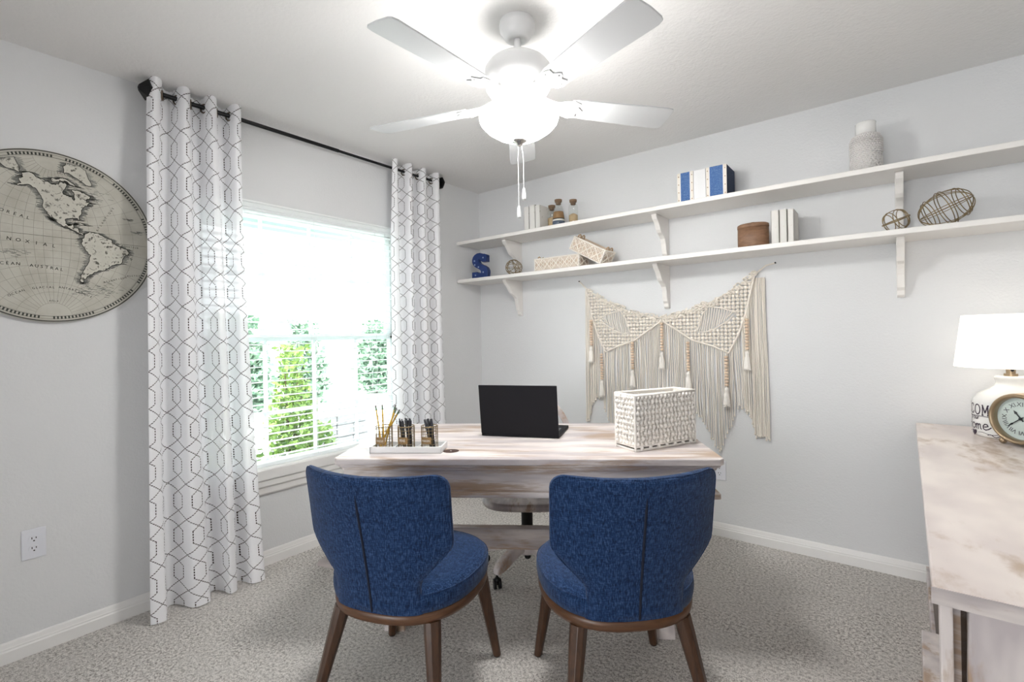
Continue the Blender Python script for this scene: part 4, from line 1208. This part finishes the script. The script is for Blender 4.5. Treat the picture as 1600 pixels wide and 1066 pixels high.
for k in range(5):
    base = radians(56) + k * 2 * pi / 5; ca, sa = cos(base), sin(base)
    prf = [(.03, .182), (.09, .176), (.15, .158), (.20, .136), (.240, .120), (.262, .098), (.262, .070), (.235, .066), (.19, .074), (.13, .092), (.08, .104), (.03, .108)]
    mb = MB(); mb.prism(prf, lambda x, y, t: (ca * x - sa * (t - .019), sa * x + ca * (t - .019), y), .038); lg = mb.build('leg', 'swlight', sw, .008, 3)
    mb = MB(); cx, cy = ca * .250, sa * .250; cw = Vector((cos(base + .9), sin(base + .9), 0)); sd_ = Vector((-cw.y, cw.x, 0))
    for e in (-.012, .012):
        c0 = Vector((cx, cy, .025)) + sd_ * e
        mb.tube([c0 - sd_ * .006, c0 + sd_ * .006], .025, 16)
    mb.tube([(cx, cy, .02), (cx, cy, .072)], .006, 8); mb.ball((cx, cy, .042), .017, 10, 6); mb.build('caster', 'black', lg)
# curved bow back
mb = MB(); pts = [(.205, -.175, SZ + .034), (.232, -.192, .50)]
for k in range(25):
    a = pi * k / 24; pts.append((.247 * cos(a), -.185 - .055 * (.3 + .7 * sin(a)), .600 + .300 * sin(a)))
pts += [(-.232, -.192, .50), (-.205, -.175, SZ + .034)]
n = len(pts); rs = []
for i, p in enumerate(pts):
    p = Vector(p); d = (Vector(pts[min(i + 1, n - 1)]) - Vector(pts[max(i - 1, 0)])).normalized(); o = Vector((0, 1, 0)); q = d.cross(o).normalized()
    rs.append([p + o * a_ * .011 + q * b_ * .017 for a_, b_ in ((1, 1), (-1, 1), (-1, -1), (1, -1))])
mb.rings(rs, smooth=False); mb.build('bow_back', 'swlight', sw, .004)
for x in (-.12, -.06, 0, .06, .12):
    mb = MB(); zt = .590 + .300 * sqrt(1 - (x / .247) ** 2)
    mb.tube([(x * .8, -.185, SZ + .03), (x, -.238, zt)], .007, 8); mb.build('spindle', 'swlight', sw)

# ------------------------------------------------------------------ blue chairs
c0 = thing('dining_chair', 'blue tweed chair with walnut legs at the left, in front of the desk', 'chair', (1.375, -1.954, 0), radians(19.7), 'blue upholstered chairs facing the desk')
def plan(k, n=64, grow=0.0):
    a = 2 * pi * k / n; c, s = cos(a), sin(a); e = 2.45
    y = .25 * math.copysign(abs(s) ** (2 / e), s); hw = .250 + .010 * (y / .25)
    x = hw * math.copysign(abs(c) ** (2 / e), c)
    l = hypot(x, y); return (x * (1 + grow / l), y * (1 + grow / l))
RB, RT, ST_ = .349, .384, .472
def loft(levels, n=64):
    return [[(x, y + dy, z + zc_ * (x * x * 0)) for x, y in [plan(k, n, g_) for k in range(n)]] for g_, z, dy, zc_ in [(l + (0, 0))[:4] if len(l) == 2 else l for l in levels]]
mb = MB(); mb.rings(loft([(-.012, RB), (-.001, RB + .004), (.002, RB + .014), (.002, RT - .004), (-.003, RT)])); mb.build('seat_rail', 'rail', c0)
mb = MB(); mb.rings(loft([(-.004, RT), (.003, RT + .006), (.007, RT + .025), (.008, RT + .045), (.004, RT + .062), (-.008, RT + .076), (-.030, ST_ - .003), (-.075, ST_ + .004), (-.150, ST_ + .007)])); se = mb.build('seat_cushion', 'denim', c0)
mb = MB(); mb.tube([(x, y, RT + .062) for x, y in [plan(k, 64, .0045) for k in range(64)]], .0022, 6, closed=True); mb.build('cushion_piping', 'denim', se)
def bw(z):
    pts = [(.385, .156), (.45, .151), (.475, .152), (.495, .161), (.515, .179), (.555, .219), (.585, .2455), (.598, .2535), (.615, .2565), (.70, .2575), (.78, .259), (.85, .259)]
    for (a, wa), (b, wb) in zip(pts, pts[1:]):
        if a <= z <= b:
            t_ = (z - a) / (b - a); return wa + (wb - wa) * t_
    return .243
BT, BR_ = .829, .045
def back_pt(z, th, tk):
    """ring point of the upholstered back at height z, th in 0..2pi"""
    wv = bw(min(z, .85)); c_, s_ = cos(th), sin(th)
    if z > BT - BR_:
        wv -= BR_ - sqrt(max(0, BR_ ** 2 - (z - (BT - BR_)) ** 2))
        
    e = 4.0
    x = wv * math.copysign(abs(c_) ** (2 / e), c_); yq = tk / 2 * math.copysign(abs(s_) ** (2 / 2.6), s_)
    lean = -.228 - .095 * (max(0, z - .385) / .46) ** 1.2
    up_ = max(0, (z - .45) / .4)
    curve = (.055 + .03 * up_) * (abs(x) / .25) ** 2.0
    return (x, lean + curve + yq, z + .004 * (x / .25) ** 2 * up_)
zs = [.3860, .40, .42, .445, .47, .482, .495, .508, .52, .545, .57, .585, .595, .605, .622, .64, .69, .74, .765, .784, .796, .806, .815, .822, .826, .8285]
mb = MB(); nr = 72; rs = []
for z in zs:
    tk = .050
    if z > BT - .016: tk = .050 * sqrt(max(.06, 1 - ((z - (BT - .016)) / .016) ** 2))
    rs.append([back_pt(z, 2 * pi * k / nr, tk) for k in range(nr)])
mb.rings(rs); bk = mb.build('backrest', 'denim', c0)
mb = MB(); sx = []
for z in [.392 + i * (.775 - .392) / 30 for i in range(31)]:
    p = back_pt(z, -pi / 2, .050); sx.append((p[0], p[1] - .0002, p[2]))
mb.tube(sx, [.0040] * 28 + [.0030, .0018, .0008], 6); mb.build('back_seam', 'seam', bk)
mb = MB(); pp = []
th0 = radians(-12)
for z in [.50 + i * .02 for i in range(14)] + [.784, .796, .806, .815, .822]: pp.append(back_pt(z, th0, .052))
for k in range(1, 12):
    x = k / 12; th = th0 - (pi - 2 * abs(th0)) * x; q = back_pt(.8265, th, .030); pp.append(q)
for z in ([.822, .815, .806, .796, .784] + [.76 - i * .02 for i in range(14)]): pp.append(back_pt(z, pi - th0 if False else -pi - th0, .052))
mb.tube(pp, .0024, 6); mb.build('back_piping', 'denim', bk)
for sx_, tx, ty, bx_, by_ in ((-1, .178, .185, .232, .222), (1, .178, .185, .232, .222), (-1, .165, -.175, .225, -.275), (1, .165, -.175, .225, -.275)):
    mb = MB(); a = Vector((sx_ * tx, ty, RB + .004)); b = Vector((sx_ * bx_, by_, .006)); rs = []
    for f_, hw in ((0, .027), (.15, .026), (.5, .021), (1, .0155)):
        p = a + (b - a) * f_; r_ = .35
        rs.append([(p.x + hw * u_, p.y + hw * v_, p.z) for u_, v_ in ((1, -r_), (1, r_), (r_, 1), (-r_, 1), (-1, r_), (-1, -r_), (-r_, -1), (r_, -1))])
    mb.rings(rs, smooth=False); lg = mb.build('leg', 'walnut', c0, .002)
    mb = MB(); mb.lathe([(0, 0), (.012, 0), (.012, .007), (0, .007)], (b.x, b.y, 0), 12); mb.build('glide', 'slot', lg)
dup(c0, (1.9675, -1.5685, 0), radians(44.3), 'blue tweed chair with walnut legs at the right, in front of the desk')

# ------------------------------------------------------------------ low stand behind the left chair
t = thing('wooden_footrest', 'low grey wooden footrest on the carpet, mostly hidden behind the left blue chair', 'footrest', (.235, -1.665, 0), radians(12))
for yy in (0, .23):
    mb = MB(); mb.prism([(0, 0), (.25, 0), (.23, .035), (.02, .035)], lambda x, y, q: (x, yy + q, y), .05); mb.build('base', 'edge', t, .002)
    mb = MB(); mb.prism([(.062, .035), (.185, .035), (.165, .15), (.085, .15)], lambda x, y, q: (x, yy + .014 + q, y), .022); mb.build('upright', 'edge', t)
mb = MB(); mb.box((.070, -.02, .150), (.190, .30, .172)); mb.build('top', 'edge', t, .004)

# ------------------------------------------------------------------ sideboard
sb = thing('sideboard', 'whitewashed wooden sideboard along the right wall under the lamp', 'sideboard', (2.799, -1.976, 0), -.0155)
SL, SW_, SH = 1.935, .50, .78
mb = MB(); mb.box((0, 0, SH - .032), (SW_, SL, SH)); mb.build('top', ['board'], sb, .003)
mb = MB(); mb.box((-.002, -.002, SH - .031), (SW_ + .002, .0005, SH - .002)); mb.build('end_edge', 'edge', sb)
for x, y in ((.010, .022), (.460, .022), (.044, SL - .06), (.452, SL - .06)):
    mb = MB(); mb.box((x, y, .0), (x + .018, y + .060, SH - .032)); mb.build('corner_post', 'boardz', sb, .002)
mb = MB(); mb.box((.028, .060, .10), (.048, .078, SH - .032)); mb.build('end_stile', 'deskdark', sb)
mb = MB(); mb.box((.048, .052, .690), (.452, .075, SH - .032)); mb.build('end_rail', 'deskdark', sb)
mb = MB(); mb.box((.030, .080, .10), (.470, .095, .70)); mb.build('end_panel', 'darkpan', sb)
mb = MB(); mb.prism([(.047, SH - .032), (.142, SH - .032), (.142, .690), (.108, .62), (.088, .48), (.082, .12), (.047, .12), (.045, .62)], lambda x, y, q: (x, .004 + q, y), .030); mb.build('shaped_leg', 'boardz', sb, .004)
mb = MB(); mb.prism([(.450, SH - .032), (.358, SH - .032), (.358, .665), (.382, .60), (.408, .48), (.414, .12), (.450, .12), (.454, .62)], lambda x, y, q: (x, .004 + q, y), .030); mb.build('shaped_leg', 'boardz', sb, .004)
mb = MB(); mb.box((.040, .06, .10), (.060, SL - .06, SH - .032)); mb.build('front_panel', 'darkpan', sb)
mb = MB(); mb.box((.028, .045, .0), (.470, SL - .02, .10)); mb.build('plinth', 'boardz', sb, .003)
mb = MB(); mb.box((-.006, .050, .0), (.040, .92, .26)); mb.box((-.016, .040, .0), (.040, .80, .16)); mb.build('stepped_foot', 'boardz', sb, .003)

# ------------------------------------------------------------------ table lamp
lc = (3.132, -.245, SH)
tl = thing('table_lamp', 'lit white jug table lamp with purple-black WELCOME lettering on the sideboard', 'lamp', lc)
mb = MB(); r = .121
mb.lathe([(0, 0), (.112, 0), (.119, .006), (r, .016), (r, .140), (.117, .155), (.098, .178), (.066, .198), (.050, .212), (.046, .226), (.050, .240), (.052, .247), (.046, .252), (0, .252)], n=64); jug = mb.build('jug_base', 'ceramic', tl)
mb = MB(); R1 = r + .0012; A0 = radians(192)
def wrap(x, y): return (R1 * cos(A0 + x / R1), R1 * sin(A0 + x / R1), y)
def wline(pts, wd):
    n = len(pts)
    for i in range(n - 1):
        a = Vector(pts[i]); b = Vector(pts[i + 1]); d = (b - a)
        if d.length < 1e-6: continue
        d.normalize(); q = Vector((-d.y, d.x)) * wd / 2
        mb.add([wrap(*(a - q)), wrap(*(b - q + d * wd * .3)), wrap(*(b + q + d * wd * .3)), wrap(*(a + q))], [(0, 1, 2, 3)])
def stroke_word(word, x0, y0, wd, ht, gap, lw, drop=0.0):
    G = dict(W=[[(0, 1), (.25, 0), (.5, .8), (.75, 0), (1, 1)]], E=[[(.1, 0), (.1, 1)], [(0, 1), (.9, 1), (.9, .85)], [(.1, .52), (.7, .52)], [(0, 0), (.95, 0), (.95, .17)]],
             L=[[(.1, 1), (.1, 0)], [(-.1, 1), (.3, 1)], [(-.05, 0), (.95, 0), (.95, .2)]], C=[[(.95, .75), (.8, .95), (.5, 1), (.2, .9), (.03, .5), (.2, .1), (.5, 0), (.8, .05), (.95, .25)]],
             O=[[(.5 + .5 * cos(t), .5 + .5 * sin(t)) for t in [2 * pi * k / 16 for k in range(17)]]], M=[[(.08, 0), (.12, 1), (.5, .25), (.88, 1), (.92, 0)], [(-.05, 0), (.22, 0)], [(.78, 0), (1.05, 0)], [(0, 1), (.14, 1)], [(.86, 1), (1, 1)]],
             H=[[(.15, 1.05), (.12, .6), (.0, 0)], [(.85, 1.15), (.8, .6), (.75, 0)], [(.05, .5), (.4, .58), (.85, .52)]],
             o=[[(.5 + .42 * cos(t), .32 + .32 * sin(t)) for t in [2 * pi * k / 14 for k in range(15)]], [(.9, .4), (1.1, .5)]], m=[[(0, 0), (.08, .6)], [(.05, .35), (.2, .6), (.38, .55), (.42, 0)], [(.42, .38), (.58, .6), (.78, .55), (.85, .1), (1.0, .02)]],
             e=[[(.05, .32), (.5, .36), (.85, .45), (.7, .64), (.4, .66), (.12, .45), (.15, .12), (.5, 0), (.9, .12), (1.25, .35)]], t=[[(.4, 1), (.4, .1), (.7, 0)], [(.05, .65), (.8, .65)]],
             u=[[(.05, .62), (.1, .1), (.45, 0), (.75, .2), (.8, .62)], [(.8, .62), (.95, 0)]], r=[[(.1, 0), (.15, .62)], [(.13, .4), (.45, .62), (.75, .55)]])
    x = x0
    for ch in word:
        if ch == ' ': x += wd * .6; continue
        for st in G[ch]: wline([(x + px * wd, y0 + drop * (x - x0) + py * ht) for px, py in st], lw)
        x += wd + gap
stroke_word('WELCOME', -.124, .098, .027, .041, .0085, .0046, -.035)
stroke_word('to our', -.022, .073, .010, .018, .002, .0022, -.03)
stroke_word('Home', -.038, .032, .027, .036, .004, .0042, .0)
def heart(cx, cy, s): return [(cx + s * 16 * sin(t) ** 3, cy + s * (13 * cos(t) - 5 * cos(2 * t) - 2 * cos(3 * t) - cos(4 * t))) for t in [2 * pi * k / 28 for k in range(28)]]
hp = heart(.012, .016, .00095); mb.add([wrap(*p) for p in hp], [tuple(range(len(hp)))])
wline([(-.16 + k * .016, .0915 - .035 * (k * .016 - .03) + .002 * sin(k * .55)) for k in range(21)], .0024)
wline([(.034 + k * .008, .018 + .003 * sin(k * .7)) for k in range(18)], .002)
wline([(.075 + k * .006, .012 + .0045 * sin(k * 1.0)) for k in range(9)], .0026)
wline([(-.14 + k * .008, .016 - .003 * sin(k * .7)) for k in range(17)], .002)
mb.build('painted_lettering', 'lampink', jug)
mb = MB(); mb.tube([(0, 0, .250), (0, 0, .262)], .022, 20); mb.tube([(0, 0, .262), (0, 0, .300)], .015, 16); mb.build('socket', 'brass', tl)
mb = MB(); mb.tube([(0, -.012, .278), (0, -.032, .278)], .003, 8); mb.ball((0, -.034, .278), .006, 8, 6); mb.build('switch_key', 'black', tl)
mb = MB(); z0, z1 = .290, .508
n = 64; rs = [[(rr * cos(2 * pi * k / n), rr * sin(2 * pi * k / n), z) for k in range(n)] for rr, z in ((.178, z0), (.151, z1), (.149, z1), (.176, z0))]
mb.rings(rs, closed=True); mb.build('lamp_shade', 'shade', tl)
mb = MB()
for k in range(3):
    a = 2 * pi * k / 3; mb.tube([(0, 0, z0 + .006), (.175 * cos(a), .175 * sin(a), z0 + .006)], .002, 6)
mb.build('shade_spider', 'brass', tl)
mb = MB(); mb.lathe([(0, .300), (.014, .302), (.018, .325), (.030, .355), (.026, .382), (0, .395)], n=20); mb.build('light_bulb', emis('lit_bulb', (1, .9, .75), LAMP_STRENGTH * 2), tl)

# ------------------------------------------------------------------ clock
ck = thing('mantel_clock', 'round aged-brass clock with roman numerals on the sideboard before the lamp', 'clock', (3.136, -.455, SH), radians(-42))
CRR = .097; cz = .008 + CRR
def cl(x, y, z): return (x, y, cz + z)
mb = MB(); n = 56
prof = [(CRR * .90, .030), (CRR * .97, .030), (CRR, .018), (CRR, -.022), (CRR * .985, -.032), (CRR * .93, -.038), (CRR * .87, -.036), (CRR * .83, -.028), (CRR * .82, -.018), (CRR * .82, .030)]
rs = [[cl(rr * cos(2 * pi * k / n), y, rr * sin(2 * pi * k / n)) for k in range(n)] for rr, y in prof]
mb.rings(rs, closed=True); mb.build('case', 'brass', ck)
mb = MB(); rs = [[cl(rr * cos(2 * pi * k / n), y, rr * sin(2 * pi * k / n)) for k in range(n)] for rr, y in ((CRR * .83, .028), (CRR * .83, -.010))]
mb.rings(rs, smooth=False); dl = mb.build('dial', 'dial', ck)
mb = MB()
for i, nm in enumerate(('XII', 'I', 'II', 'III', 'IIII', 'V', 'VI', 'VII', 'VIII', 'IX', 'X', 'XI')):
    a = -2 * pi * i / 12
    def f(x, y):
        yy = y + .047; return cl(x * cos(a) - yy * sin(a), -.0112, x * sin(a) + yy * cos(a))
    add_text(mb, nm, .023, f)
mb.build('numerals', 'lampink', dl)
def hand(ln, wd, ang, y, nm):
    mb = MB(); a = ang
    pts = [(-wd, -.012), (wd, -.012), (wd * .8, ln * .55), (wd * 2.0, ln * .68), (0, ln), (-wd * 2.0, ln * .68), (-wd * .8, ln * .55)]
    mb.prism(pts, lambda x, z, q: cl(x * cos(a) - z * sin(a), y - q, x * sin(a) + z * cos(a)), .001); mb.build(nm, 'ink', dl)
hand(.038, .0026, radians(38), -.0120, 'hour_hand'); hand(.054, .0017, radians(128), -.0135, 'minute_hand')
mb = MB(); mb.ball(cl(0, -.014, 0), .006, 10, 6); mb.build('hand_hub', 'ink', dl)
mb = MB(); rs = [[cl(rr * cos(2 * pi * k / n), y, rr * sin(2 * pi * k / n)) for k in range(n)] for rr, y in ((CRR * .83, -.024), (CRR * .83, -.0255))]
mb.rings(rs, smooth=False); mb.build('glass', 'glass', ck)
for s in (-1, 1):
    mb = MB(); mb.ball((s * .060, -.012, .0125), .0125, 12, 8); mb.ball((s * .056, -.008, .026), .008, 10, 6); mb.build('foot', 'brass', ck)
mb = MB(); mb.ball((0, .018, .0125), .0125, 12, 8); mb.tube([(0, .018, .02), (0, .018, .04)], .006, 8); mb.build('foot', 'brass', ck)

# parts inherit nothing; light inside the fan bowl escapes upward and down through the emissive glass itself
